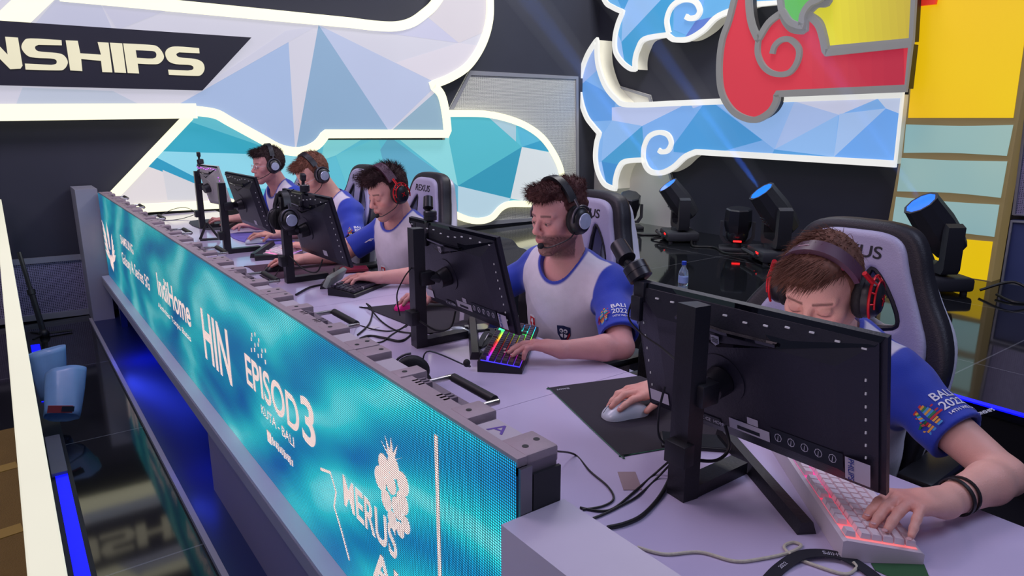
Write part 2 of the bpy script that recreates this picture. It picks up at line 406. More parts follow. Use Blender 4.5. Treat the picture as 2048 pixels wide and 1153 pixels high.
# ================================================================== lit signs
def clip_convex(poly, tri):
    """polygon clipped by a convex facet"""
    a = sum(tri[i][0]*tri[(i+1) % len(tri)][1]-tri[(i+1) % len(tri)][0]*tri[i][1] for i in range(len(tri)))
    if a < 0: tri = tri[::-1]
    out = [tuple(p[:2]) for p in poly]
    for i in range(len(tri)):
        A = tri[i]; B = tri[(i+1) % len(tri)]; src = out; out = []
        side = lambda p: (B[0]-A[0])*(p[1]-A[1])-(B[1]-A[1])*(p[0]-A[0])
        for j in range(len(src)):
            P, Q = src[j], src[(j+1) % len(src)]; sp_, sq = side(P), side(Q)
            if sp_ >= 0: out.append(P)
            if (sp_ >= 0) != (sq >= 0):
                t = sp_/(sp_-sq); out.append((P[0]+(Q[0]-P[0])*t, P[1]+(Q[1]-P[1])*t))
        if not out: return []
    return out
def sign(name, label, cat, to3, nrm, outl, base, facets, strips, depth, emit=.86, edge=None, side_m=None, group=None, face='printed_face'):
    nrm = Vector(nrm); O3 = [to3(*p[:2]) for p in outl]; c = sum(O3, Vector())/len(O3)
    root = thing(name, label, cat, group=group)
    side_m = side_m or mat('sign_casing_white', (215, 215, 210), .6)
    MB().prism([p+nrm*.004 for p in O3], nrm*(depth-.004)).build('casing', side_m, root, ang=30)
    mb = MB(); ms = [mat('print_%d_%d_%d' % base, base, .55, emit=emit, var=.05, vscale=1.5, bfac=.3)]; mb.k = 0
    def flat(pl, lift):
        from mathutils.geometry import tessellate_polygon
        P = [to3(*p[:2])-nrm*lift for p in pl]
        return mb.add(P, [tuple(t) for t in tessellate_polygon([P])])
    flat(outl, 0)
    for i, (pl, col) in enumerate(facets):
        q = clip_convex(outl, pl)
        if len(q) > 2:
            m = mat('print_%d_%d_%d' % col, col, .55, emit=emit, var=.05, vscale=1.5, bfac=.3)
            if m not in ms: ms.append(m)
            mb.k = ms.index(m); flat(q, .0006*(i+1))
    mb.build(face, ms, root, smooth=False)
    for pl, w, m in strips:
        P = [to3(*p[:2])-nrm*.012 for p in pl]
        closed = (P[0]-P[-1]).length < 1e-6
        if closed: P = P[:-1]
        MB().strap(P, w, .035, nrm=nrm, closed=closed).build('glowing_edge', m, root, ang=50)
    return root
wb = lambda x, y: onY(x, y, 6.12)
YN = (0, 1, 0); XN = (1, 0, 0)
C_ = 1
# --- big white cloud sign with the lettering banner
topA = line2([(-330, -80, C_), (30, -70, C_), (118, -10, C_), (700, 46, C_), (750, 52), (790, 53), (822, 45), (847, 28), (868, 8), (885, -25), (890, -90, C_)])
inA = line2([(-330, 226, C_), (390, 222, C_), (430, 228), (460, 244), (520, 277), (560, 298), (600, 303), (632, 290), (650, 268, C_), (894, 268, C_), (890, 228), (881, 190), (863, 170, C_), (900, 155), (935, 131), (962, 90), (976, 45), (978, 0), (974, -60), (955, -120)])
oA = [(-330, -80)]+[tuple(p) for p in topA[1:]]+[(920, -135)]+[tuple(p) for p in inA[::-1]]
facA = [([(637, 50), (343, 217), (250, 330), (592, 330), (590, 297)], (158, 178, 212)), ([(637, 50), (590, 310), (778, 263), (778, 262)], (134, 164, 194)),
        ([(637, 50), (778, 263), (876, 168)], (176, 186, 214)), ([(778, 265), (869, 186), (910, 150), (910, 280), (778, 280)], (138, 168, 188)),
        ([(637, 48), (917, 86), (857, 36), (760, 30)], (190, 190, 214)), ([(637, 50), (917, 86), (1000, 60), (1000, 130), (876, 168)], (208, 203, 214)),
        ([(857, 36), (917, 86), (1000, 50), (1000, -130), (870, -130)], (204, 198, 206)), ([(390, 185), (503, 75), (637, 50), (343, 217)], (196, 196, 212)),
        ([(70, 48), (115, -5), (200, 5), (225, 60)], (186, 188, 208)), ([(225, 182), (290, 215), (30, 215), (45, 175)], (182, 190, 206)), ([(200, 5), (340, 18), (235, 60)], (190, 190, 208))]
sg = sign('cloud_sign', 'large white faceted cloud light box with glowing cream edges on the back wall', 'sign', wb, YN, oA, (200, 199, 212), facA,
     [(line2([(-330, 228, C_), (392, 222, C_)]), .115, M_cream), (inA[1:], .078, M_cream), (topA[2:], .085, M_cream), (line2([(12, 52, C_), (98, -30, C_)]), .16, M_cream)], .13)
# banner with lettering
wc = lambda x, y: onY(x, y, 6.085)
bn = thing('banner', 'black slanted banner with bright NSHIPS lettering on the white cloud sign', 'banner')
MB().prism([wc(*p) for p in ((-300, 21), (503, 75), (405, 181), (-300, 163))], (0, .022, 0)).build('board', mat('banner_black', (34, 34, 48), .5), bn, smooth=False)
M_let = mat('lit_letter_cream', (228, 222, 190), .5, emit=.9, var=.12, vscale=2, bfac=.3)
def letter_strokes(px, w, name='letter'):
    P = [onY(*p[:2], 6.072) for p in px]; MB().strap(P, w, .02, nrm=YN).build(name, M_let, bn, ang=60)
def LS(pts): return [(x/2.926, y/2.926) for x, y in pts]
def letter(poly):
    P = [onY(x/2.926, y/2.926, 6.075) for x, y in poly]; MB().prism(P, (0, .012, 0)).build('letter', M_let, bn, smooth=False)
letter([(-150, 205), (-60, 210), (45, 320), (30, 215), (105, 220), (132, 385), (120, 402), (60, 405), (-60, 285), (-40, 400), (-130, 396)])
S1 = [tuple(p) for p in outline([(360, 235, 1), (362, 265, 1), (225, 262, 1), (205, 275), (225, 300), (330, 310), (375, 325), (397, 365), (375, 405), (330, 412), (150, 407, 1), (146, 372, 1), (300, 380, 1), (330, 372), (318, 345), (210, 338), (160, 325), (126, 280), (140, 240), (180, 225)], 4)]
letter(S1)
letter([(385, 236), (455, 239), (470, 312), (592, 320), (572, 246), (635, 250), (658, 424), (600, 422), (592, 356), (475, 345), (482, 416), (412, 412)])
letter([(644, 250), (715, 254), (738, 427), (672, 424)])
letter([tuple(p) for p in outline([(722, 254, 1), (870, 262), (925, 275), (960, 330), (935, 370), (890, 376), (806, 372, 1), (814, 430, 1), (748, 427, 1)], 4)])
MB().prism([onY(x/2.926, y/2.926, 6.07) for x, y in [tuple(p) for p in outline([(795, 294, 1), (862, 297), (905, 302), (915, 325), (895, 342), (802, 338, 1)], 3)]], (0, .004, 0)).build('letter_counter', mat('banner_black', (34, 34, 48)), bn, smooth=False)
S2 = [tuple(p) for p in outline([(1165, 282, 1), (1168, 312, 1), (1050, 306, 1), (1032, 318), (1052, 336), (1140, 345), (1185, 365), (1197, 405), (1175, 440), (1130, 444), (990, 438, 1), (985, 408, 1), (1100, 413, 1), (1132, 405), (1120, 382), (1030, 375), (985, 355), (968, 310), (990, 280), (1040, 272)], 4)]
letter(S2)
# --- teal cloud
wd = lambda x, y: onY(x, y, 6.2)
oB = [tuple(p) for p in outline([(372, 236, 1), (200, 412, 1), (200, 440, 1), (305, 424, 1), (477, 408, 1), (815, 389, 1), (870, 402), (905, 424), (950, 447), (985, 438), (1005, 412), (1063, 408), (1100, 403), (1122, 375), (1122, 345), (1108, 308), (1080, 272), (1045, 248), (1005, 235), (960, 228), (890, 227, 1), (890, 280, 1), (650, 280, 1), (600, 312), (540, 296), (430, 232)], 4)]
teal = (92, 184, 204)
facB = [([(379, 243), (540, 298), (600, 320), (325, 303)], (52, 164, 190)), ([(379, 243), (372, 220), (470, 240), (580, 320), (540, 298)], (92, 178, 190)),
        ([(325, 303), (620, 312), (640, 380), (391, 375), (311, 314)], (138, 208, 226)), ([(311, 314), (391, 355), (391, 368), (296, 333)], (44, 150, 186)),
        ([(296, 333), (391, 368), (520, 420), (180, 450), (180, 400)], (218, 212, 212)), ([(325, 340), (391, 368), (391, 400), (335, 400)], (206, 206, 210)),
        ([(671, 311), (755, 276), (790, 380), (700, 390)], (98, 188, 202)), ([(778, 273), (915, 372), (915, 440), (790, 420), (760, 300)], (92, 162, 190)),
        ([(650, 275), (778, 273), (671, 311), (640, 330)], (126, 204, 210)),
        ([(790, 273), (898, 273), (960, 330), (915, 372)], (136, 208, 214)), ([(898, 225), (970, 225), (1043, 294), (915, 372), (898, 285)], (80, 178, 194)),
        ([(915, 372), (1043, 294), (1020, 397)], (50, 146, 176)), ([(1043, 294), (1110, 307), (1130, 345), (1130, 420), (1020, 397)], (206, 214, 218)),
        ([(965, 225), (1031, 236), (1031, 248), (1043, 294)], (162, 194, 208)), ([(1031, 240), (1043, 294), (1090, 280)], (84, 174, 204)), ([(1043, 294), (1090, 278), (1112, 306)], (52, 150, 188)),
        ([(915, 372), (1020, 397), (1005, 420), (950, 460), (915, 440)], (176, 204, 218))]
stB = [(line2([(378, 232, C_), (226, 392, C_)]), .07, M_cream), (line2([(268, 417, C_), (477, 407, C_), (815, 388, C_), (850, 392), (880, 410), (915, 432), (950, 442), (980, 436), (1000, 416), (1020, 408), (1063, 408), (1098, 403), (1120, 375), (1121, 345), (1107, 310), (1082, 275), (1048, 251), (1008, 236), (964, 228), (896, 227, C_)], 5), .068, M_cream)]
sign('cloud_sign', 'teal faceted cloud light box with glowing cream edge low on the back wall', 'sign', wd, YN, oB, teal, facB, stB, .05)
# --- mesh panels on the back wall
def panel(name, label, to3, nrm, px, m, frame=.03, depth=.04, group=None):
    nrm = Vector(nrm); r = thing(name, label, 'panel', group=group); P = [to3(*p) for p in px]
    MB().prism([p+nrm*.004 for p in P], nrm*(depth-.004)).build('mesh_sheet', m, r, smooth=False)
    c = sum(P, Vector())/len(P); Q = [p+(c-p).normalized()*frame*.6 for p in P]
    MB().strap([q-nrm*.004 for q in Q], frame, .018, nrm=nrm, closed=True).build('frame', M_frame, r, smooth=False)
    return r
panel('mesh_panel', 'grey perforated metal panel behind the right end of the teal cloud', lambda x, y: onY(x, y, 6.248), YN, [(897, 219), (938, 141), (1156, 153), (1158, 434), (960, 452), (900, 460)], M_mesh, .045, .011)
panel('mesh_panel', 'dark violet perforated metal panel low on the left back wall', lambda x, y: onY(x, y, 6.22), YN, [(-60, 528), (200, 507), (200, 624), (-60, 655)], M_meshd, .05, .03)
w2 = lambda x, y: onX(x, y, 5.84)
panel('mesh_panel', 'grey perforated metal panel on the right wall under the blue wave sign', w2, XN, [(1164, 150), (1300, 190), (1346, 362), (1385, 478), (1164, 436)], M_mesh, .03, .018)
# ================================================================== right wall signs
wS = lambda x, y: onX(x, y, 5.62)
wU = lambda x, y: onX(x, y, 5.66)
blueS = (122, 170, 226)
oS = [tuple(p) for p in outline([(1196, 80, 1), (1178, 108), (1166, 140), (1161, 171), (1165, 205), (1175, 234), (1188, 252), (1201, 267, 1), (1195, 287), (1193, 318), (1199, 347), (1212, 369), (1232, 378, 1), (1233, 359), (1240, 336), (1253, 323), (1289, 320, 1), (1296, 336), (1308, 345), (1328, 345), (1350, 334), (1372, 314), (1394, 304, 1), (1792, 328, 1), (1807, 189, 1), (1348, 207, 1), (1258, 210), (1234, 198), (1213, 172), (1200, 137), (1196, 110)], 5)]
facS = [([(1150, 220), (1187, 243), (1224, 241), (1232, 200), (1205, 180), (1150, 150)], (92, 150, 218)), ([(1187, 70), (1195, 140), (1160, 172), (1150, 100)], (150, 176, 226)),
        ([(1224, 241), (1285, 252), (1203, 323), (1207, 268)], (134, 176, 228)), ([(1224, 215), (1350, 205), (1420, 205), (1285, 252), (1224, 241)], (178, 190, 226)),
        ([(1285, 252), (1203, 323), (1232, 340), (1290, 322)], (66, 148, 200)), ([(1203, 323), (1190, 330), (1215, 385), (1207, 340)], (150, 186, 236)), ([(1203, 323), (1207, 340), (1215, 385), (1240, 380), (1240, 330)], (60, 134, 198)),
        ([(1285, 252), (1380, 205), (1400, 240), (1348, 296), (1290, 320)], (118, 166, 226)), ([(1408, 208), (1430, 208), (1550, 299), (1540, 320), (1420, 310), (1348, 330), (1348, 290)], (72, 148, 208)),
        ([(1430, 205), (1590, 205), (1550, 299)], (146, 182, 232)), ([(1590, 203), (1680, 230), (1550, 299)], (164, 186, 228)), ([(1550, 299), (1678, 230), (1669, 314)], (140, 182, 232)),
        ([(1590, 203), (1760, 196), (1680, 230)], (196, 200, 224)), ([(1680, 228), (1773, 217), (1669, 314)], (160, 190, 232)), ([(1773, 217), (1810, 232), (1800, 335), (1669, 314)], (108, 164, 232)), ([(1550, 299), (1669, 314), (1669, 335), (1540, 320)], (84, 152, 212)),
        ([(1757, 198), (1812, 185), (1812, 232), (1773, 217)], (188, 200, 226))]
eS = [tuple(p) for p in oS]+[tuple(oS[0])]
curl = line2([(1291, 326, C_), (1289, 312), (1291, 292), (1301, 273), (1320, 265), (1338, 270), (1345, 286), (1338, 301), (1326, 304), (1320, 300)], 5)
sign('wave_sign', 'long blue faceted wave light box with white edge on the right wall', 'sign', wS, XN, oS, blueS, facS, [(eS, .055, M_white_edge), (curl, .05, M_white_edge)], .22, emit=.86, side_m=mat('sign_side_cream', (225, 222, 205), .6, emit=.25))
oU = [tuple(p) for p in outline([(1190, -60, 1), (1211, 0), (1228, 15), (1248, 24, 1), (1238, 48), (1232, 75), (1233, 103), (1246, 124), (1262, 137), (1272, 139, 1), (1272, 120), (1278, 98), (1292, 78), (1337, 70, 1), (1347, 78), (1356, 80), (1380, 78), (1410, 60), (1440, 32), (1500, 10, 1), (1570, 4, 1), (1570, -90, 1), (1300, -120, 1)], 5)]
facU = [([(1210, -60), (1246, 24), (1285, -60)], (66, 148, 204)), ([(1246, 24), (1243, 84), (1350, -30), (1285, -60)], (142, 182, 230)), ([(1243, 84), (1232, 60), (1228, 110), (1250, 125)], (150, 184, 232)),
        ([(1243, 84), (1250, 130), (1290, 140), (1345, 60), (1350, -30)], (66, 152, 204)), ([(1348, 60), (1372, 70), (1400, 50), (1420, -60), (1350, -30)], (110, 166, 226)), ([(1392, 42), (1360, 90), (1410, 75), (1480, 20)], (92, 120, 196))]
curlU = line2([(1340, 66, C_), (1336, 40), (1346, 14), (1368, 0), (1392, 3), (1402, 20), (1396, 34), (1382, 37), (1374, 33)], 5)
sign('wave_sign', 'upper blue faceted wave light box partly behind the red flame', 'sign', wU, XN, oU, (98, 166, 218), facU, [([tuple(p) for p in oU]+[tuple(oU[0])], .05, M_white_edge), (curlU, .05, M_white_edge)], .18, emit=.86, side_m=mat('sign_side_cream', (225, 222, 205), .6))
# red flame, green leaf, yellow wing, tower
M_gr = mat('grey_outline', (126, 125, 126), .6, emit=.72, bfac=.4)
wR = lambda x, y: onX(x, y, 5.50)
oR = [tuple(p) for p in outline([(1485, -60, 1), (1462, 35), (1447, 80), (1441, 130), (1444, 178), (1458, 210), (1480, 231), (1512, 240), (1540, 226), (1554, 205), (1556, 188, 1), (1814, 177, 1), (1824, 88, 1), (1654, 106, 1), (1648, 75), (1638, 48), (1614, 26, 1), (1612, 62, 1), (1590, 60), (1575, 46), (1566, 26, 1), (1540, 46), (1519, 80, 1), (1506, 50), (1500, 10), (1500, -60, 1)], 5)]
red_curl = line2([(1519, 80, C_), (1518, 108), (1530, 134), (1552, 148), (1580, 146), (1597, 124), (1600, 98), (1584, 80), (1566, 80), (1552, 92), (1547, 108)], 5)
sign('flame_sign', 'red flame shaped light box with grey outline and a grey curl', 'sign', wR, XN, oR, (200, 52, 68), [([(1600+24*k, 60), (1640+24*k, 60), (1640+24*k, 200), (1600+24*k, 200)], (198-3*k, 51-2*k, 68-k)) for k in range(8)], [([tuple(p) for p in oR]+[tuple(oR[0])], .055, M_gr), (red_curl, .045, M_gr)], .1, emit=.86, side_m=mat('sign_side_dark', (50, 48, 52), .5))
oG = [tuple(p) for p in outline([(1560, -60, 1), (1564, 10), (1570, 26), (1584, 45), (1606, 53, 1), (1608, 30), (1622, 8), (1650, -10), (1655, -60, 1)], 5)]
sign('leaf_sign', 'green leaf shaped light box with grey outline above the red flame', 'sign', lambda x, y: onX(x, y, 5.46), XN, oG, (86, 172, 78), [], [([tuple(p) for p in oG]+[tuple(oG[0])], .05, M_gr)], .1, emit=.86, side_m=mat('sign_side_dark', (50, 48, 52), .5))
oY = [tuple(p) for p in outline([(1617, 28, 1), (1640, 44), (1650, 72), (1655, 99, 1), (1825, 82, 1), (1833, -60, 1), (1660, -60, 1), (1660, 2), (1636, 10)], 5)]
sign('wing_sign', 'yellow wing shaped light box between the green leaf and the yellow tower', 'sign', lambda x, y: onX(x, y, 5.53), XN, oY, (214, 206, 52), [([(1660+16*k, -60), (1860, -60), (1860, 110), (1672+16*k, 110)], (214-3*k, 202-4*k, 52)) for k in range(10)], [([tuple(p) for p in oY]+[tuple(oY[0])], .05, M_gr)], .1, emit=.86, side_m=mat('sign_side_dark', (50, 48, 52), .5))
# tower
M_brown = mat('tower_tan_frame', (134, 116, 78), .6, emit=.55, bfac=.4, var=.05)
tw = thing('light_tower', 'tall lit tower of yellow and pale blue blocks in a tan frame', 'tower')
XT = 5.70
MB().prism([onX(*p, XT) for p in ((1846, -90), (2095, -90), (2037, 240), (2011, 393), (1983, 566), (1758, 540), (1785, 398), (1812, 240))], (XR-XT-.01, 0, 0)).build('frame', M_brown, tw, smooth=False)
def grad_panel(name, c1, c2, px, emit=.8, x=XT-.012):
    m = mat(name, c1, .5, emit=emit, bfac=.3); nt = m.node_tree; mixn = [n for n in nt.nodes if n.type == 'MIX'][0]; nz = [n for n in nt.nodes if n.type == 'TEX_NOISE'][0]
    nz.inputs['Scale'].default_value = 1.3; nz.inputs['Detail'].default_value = 1
    mixn.inputs[6].default_value = s2l(c1)+(1,); mixn.inputs[7].default_value = s2l(c2)+(1,)
    return MB().prism([onX(*p[:2], x) for p in outline(px, 4)], (.008, 0, 0)).build('lit_block', m, tw, smooth=False)
grad_panel('tower_yellow', (238, 202, 14), (232, 176, 14), [(1848, -80, 1), (2080, -80, 1), (2050, 70, 1), (2026, 236, 1), (1816, 236, 1), (1835, 22, 1)], .86)
grad_panel('tower_blue_a', (178, 206, 192), (120, 176, 190), [(1812, 249, 1), (1920, 252), (2026, 250, 1), (2020, 280, 1), (2013, 312, 1), (1900, 306), (1807, 306, 1)], .7)
grad_panel('tower_blue_b', (182, 208, 192), (118, 172, 186), [(1803, 316, 1), (1900, 321), (2014, 323, 1), (2001, 396, 1), (1900, 386), (1794, 383, 1)], .7)
grad_panel('tower_blue_c', (182, 208, 192), (118, 172, 190), [(1792, 394, 1), (1900, 404), (1998, 410, 1), (1988, 474, 1), (1880, 462), (1783, 456, 1)], .7)
grad_panel('tower_yellow2', (236, 202, 12), (226, 182, 12), [(1780, 466, 1), (1985, 484, 1), (1973, 561, 1), (1768, 532, 1)], .86)
# little red scroll at the tower top
MB().prism([onX(*p, XT-.05) for p in ((1795, -40), (1800, 16), (1870, 8), (1880, -40))], (.03, 0, 0)).build('red_scroll', mat('scroll_red', (210, 50, 30), .5, emit=.7), tw, smooth=False)
# blue grey panel and mesh right of the tower
r = panel('side_panel', 'blue grey panel standing right of the yellow tower', lambda x, y: onX(x, y, 5.76), XN, [(2022, 440), (2190, 450), (2160, 590), (2002, 566)], mat('blue_grey_panel', (62, 72, 118), .35), .02, .05)
panel('mesh_panel', 'dark perforated panel on the right wall above the blue grey panel', lambda x, y: onX(x, y, 5.80), XN, [(2062, 150), (2200, 150), (2190, 440), (2026, 432)], M_meshd, .02, .03)
# ================================================================== LED display along the desk front
XF, YN0, NC, CW = .5735, .77, 8, .6375
YF1 = YN0+NC*CW
PITCH = .005
def led_mat(name, kind):
    m = bpy.data.materials.new(name); m.use_nodes = True; nt = m.node_tree; b = nt.nodes['Principled BSDF']; N = nt.nodes.new; L = nt.links.new
    b.inputs['Base Color'].default_value = (.012, .014, .02, 1); b.inputs['Roughness'].default_value = .5
    geo = N('ShaderNodeNewGeometry'); sep = N('ShaderNodeSeparateXYZ'); L(geo.outputs['Position'], sep.inputs[0])
    def cell(out, off):
        d = N('ShaderNodeMath'); d.operation = 'MULTIPLY_ADD'; d.inputs[1].default_value = 1/PITCH; d.inputs[2].default_value = off; L(out, d.inputs[0])
        f = N('ShaderNodeMath'); f.operation = 'FRACT'; L(d.outputs[0], f.inputs[0])
        s = N('ShaderNodeMath'); s.operation = 'SUBTRACT'; s.inputs[1].default_value = .5; L(f.outputs[0], s.inputs[0])
        q = N('ShaderNodeMath'); q.operation = 'POWER'; q.inputs[1].default_value = 2; L(s.outputs[0], q.inputs[0]); return q.outputs[0]
    a = N('ShaderNodeMath'); L(cell(sep.outputs[1], .25), a.inputs[0]); L(cell(sep.outputs[2], .25), a.inputs[1])
    r = N('ShaderNodeMapRange'); r.inputs[1].default_value = .17; r.inputs[2].default_value = .10; r.inputs[3].default_value = .05; r.inputs[4].default_value = 1.0; L(a.outputs[0], r.inputs[0])
    st = N('ShaderNodeMath'); st.operation = 'MULTIPLY'; L(r.outputs[0], st.inputs[0])
    if kind == 'back':
        mp = N('ShaderNodeMapping'); mp.inputs['Scale'].default_value = (1, .55, 1.5); L(geo.outputs['Position'], mp.inputs[0])
        w = N('ShaderNodeTexWave'); w.wave_type = 'RINGS'; w.inputs['Scale'].default_value = .9; w.inputs['Distortion'].default_value = 9; w.inputs['Detail'].default_value = 2.5; w.inputs['Detail Scale'].default_value = 1.3
        L(mp.outputs[0], w.inputs[0])
        nz = N('ShaderNodeTexNoise'); nz.inputs['Scale'].default_value = 1.7; nz.inputs['Detail'].default_value = 3; nz.inputs['Distortion'].default_value = 1.2; L(mp.outputs[0], nz.inputs['Vector'])
        mx = N('ShaderNodeMix'); mx.data_type = 'FLOAT'; mx.inputs[0].default_value = .62; L(w.outputs[1], mx.inputs[2]); L(nz.outputs[0], mx.inputs[3])
        cr = N('ShaderNodeValToRGB'); e = cr.color_ramp.elements; e[0].position = .2; e[0].color = (.0, .13, .42, 1); e[1].position = .85; e[1].color = (.30, .92, .95, 1)
        k = cr.color_ramp.elements.new(.45); k.color = (.005, .36, .55, 1); k = cr.color_ramp.elements.new(.62); k.color = (.02, .56, .66, 1)
        L(mx.outputs[0], cr.inputs[0]); L(cr.outputs[0], b.inputs['Emission Color'])
        # emission is stronger toward the near end of the strip
        g = N('ShaderNodeMapRange'); g.inputs[1].default_value = .8; g.inputs[2].default_value = 3.4; g.inputs[3].default_value = 2.0; g.inputs[4].default_value = 1.15; L(sep.outputs[1], g.inputs[0]); L(g.outputs[0], st.inputs[1])
    else:
        b.inputs['Emission Color'].default_value = (1, .74, .70, 1); st.inputs[1].default_value = 1.9
    L(st.outputs[0], b.inputs['Emission Strength']); return m
M_led = led_mat('led_picture', 'back'); M_ledt = led_mat('led_lettering', 'txt')
M_cast = mat('die_cast_grey', (160, 144, 152), .55, metal=.25, var=.1, bump=.15, bscale=90)
M_castd = mat('die_cast_recess', (118, 106, 118), .6, metal=.2)
M_steel = mat('bright_steel', (200, 195, 190), .25, metal=.9)
led = thing('led_display', 'long low teal LED display with white sponsor lettering along the desk front', 'LED screen', (XF, YN0, 0))
def L_(o): o.parent = led; o.matrix_parent_inverse = Matrix.Translation((-XF, -YN0, 0)); return o
Z0, Z1 = .361, .98
L_(MB().add([(XF, YN0, Z0), (XF, YF1, Z0), (XF, YF1, Z1-.004), (XF, YN0, Z1-.004)], [(0, 3, 2, 1)]).build('screen', M_led, smooth=False))
for i in range(NC):
    y0 = YN0+i*CW; u = lambda t: y0+t*CW
    mb = MB(); g = .0012
    X1 = XF+.0035
    mb.box(((X1+.655)/2, u(.5), (Z0+.966)/2), (.655-X1, CW-2*g, .966-Z0))
    mb.k = 1; mb.box(((X1+XF+.022)/2, u(.5), .9662), (XF+.022-X1, CW-2*g, .0285))
    for a, b_ in ((0.004, .11), (.27, .36), (.66, .73), (.91, .996)):
        mb.box(((XF+.0225+.66)/2, (u(a)+u(b_))/2, .966), (.66-XF-.0225, (b_-a)*CW, .029), bev=.004)
    mb.box((XF+.03, u(.5), .968), (.04, CW*.42, .018))
    mb.k = 2
    for a, c in ((.045, .012), (.06, .07), (.315, .045), (.695, .045), (.945, .07)):
        mb.lathe([(.0, 0), (.0055, 0), (.0055, .0006)], (XF+max(c, .04), u(a), .9806), n=12)
    mb.k = 0
    for k in range(3):
        mb.box((.625, u(.43+k*.02), .968), (.03, .006, .018)); mb.box((.625, u(.58+k*.02), .968), (.03, .006, .018))
    cab = L_(mb.build('cabinet', [M_castd, M_cast, M_black])); 
    hb = MB(); hb.tube([(.712, u(.40), .958), (.712, u(.635), .958)], .0095, 12)
    h = L_(hb.build('handle', M_black)); h.parent = cab; h.matrix_parent_inverse = cab.matrix_world.inverted() @ Matrix.Identity(4)
    h.matrix_parent_inverse = Matrix.Identity(4)
    for t in (.385, .645): c2 = MB().box((.682, u(t), .958), (.07, .010, .012), bev=.004).build('handle_bracket', M_steel); c2.parent = cab
    for t, ch in ((.19, 'A'), (.82, None)):
        s_ = MB().box((.628, u(t), .9685), (.045, .075, .0035)).build('sticker', mat('pale_sticker', (176, 168, 178), .6), cab, smooth=False)
        if ch and i % 3 == 0: text('A', mat('violet_marker', (90, 60, 150), .6), (.628, u(t), .9706), (.25, -1, 0), (1, .25, 0), .045, cab, ext=.0002, sx=1.2)
E1 = MB().box(((XF+.004+.60)/2, YN0-.004, (Z0+Z1)/2-.004), (.6-XF-.004, .006, Z1-Z0-.02)); E1.k = 1
E1.box((.63, YN0-.004, (Z0+.95)/2), (.055, .006, .95-Z0))
L_(E1.build('end_plate', [mat('silver_strip', (120, 118, 124), .3, metal=.8), mat('dark_rubber', (30, 30, 36), .6)], smooth=False))
def fit_text(body, l, r, zc, h, name='lettering', bold=.02, m=None, slant=0, X=XF-.0012):
    me = text_mesh(body, 1, 0, bold); co = np.array([v.co[:] for v in me.vertices]); a, b_ = co.min(0), co.max(0)
    for v in me.vertices:
        x = (v.co.x-a[0])/(b_[0]-a[0]); y = (v.co.y-a[1])/(b_[1]-a[1])-.5; v.co = (X, l+(r-l)*x, zc+y*h+slant*(x-.5))
    return L_(link(name, me, m or M_ledt))
fit_text('SAMSUNG', 4.95, 4.46, .76, .06); fit_text('Galaxy A Series 5G', 4.99, 4.03, .625, .10)
fit_text('IndiHome', 3.78, 3.06, .69, .12, bold=.03); fit_text('Aktivitas Tanpa Batas', 3.83, 3.10, .568, .036)
fit_text('HIN', 2.85, 2.46, .665, .21, bold=.035); fit_text('EPISOD', 2.26, 1.76, .69, .11, bold=.03); fit_text('3', 1.74, 1.64, .705, .135, bold=.03)
fit_text('KUTA - BALI', 2.12, 1.82, .595, .032); fit_text('MERUS', 1.47, 1.19, .61, .085, bold=.035); fit_text('AKA', 1.32, 1.02, .50, .08, bold=.035)
def led_poly(yz, name='emblem'):
    P = [(XF-.0012, y, z) for y, z in yz]
    from mathutils.geometry import tessellate_polygon
    return MB().add(P, [tuple(t) for t in tessellate_polygon([[Vector(p) for p in P]])])
# winged emblem at the far end, built from feather shaped pieces
em = MB()
def feather(a, b, w):
    A, B = Vector((XF-.0012,)+a), Vector((XF-.0012,)+b); d = (B-A).normalized(); n = Vector((1, 0, 0)).cross(d)
    em.add([A-n*w*.3, A+n*w*.3, A.lerp(B, .55)+n*w*.6, B, A.lerp(B, .55)-n*w*.6], [(0, 1, 2, 3, 4)])
for k in range(5):
    feather((5.62+.02*k, .52+.04*k), (5.86-.0*k, .56+.055*k), .04); feather((5.52-.02*k, .52+.03*k), (5.30+.015*k, .60+.035*k), .035)
feather((5.57, .60), (5.58, .80), .09); feather((5.57, .56), (5.54, .44), .10); feather((5.66, .55), (5.58, .45), .06); feather((5.5, .55), (5.55, .45), .06)
L_(em.build('emblem', M_ledt, smooth=False))
# berry like emblem of round dots
em = MB(); rnd = random.Random(4)
def disc(y, z, r, ry=None):
    n = 16; ry = ry or r; em.add([(XF-.0012, y+ry*math.cos(2*PI*k/n), z+r*math.sin(2*PI*k/n)) for k in range(n)], [tuple(range(n))])
for k, (y, z, r) in enumerate([(1.235, .775, .026), (1.19, .79, .026), (1.15, .77, .026), (1.255, .735, .028), (1.205, .745, .024), (1.155, .725, .026), (1.23, .695, .025), (1.18, .70, .025), (1.145, .68, .02), (1.205, .66, .022), (1.17, .655, .018)]): disc(y, z, r)
for k in range(5):
    a = PI/2+(k-2)*.5; em.add([(XF-.0012, 1.195+.012*math.sin(a), .80), (XF-.0012, 1.195-.012*math.sin(a), .805), (XF-.0012, 1.195-.06*math.cos(a), .80+.055*math.sin(a))], [(0, 1, 2)])
L_(em.build('emblem', M_ledt, smooth=False))
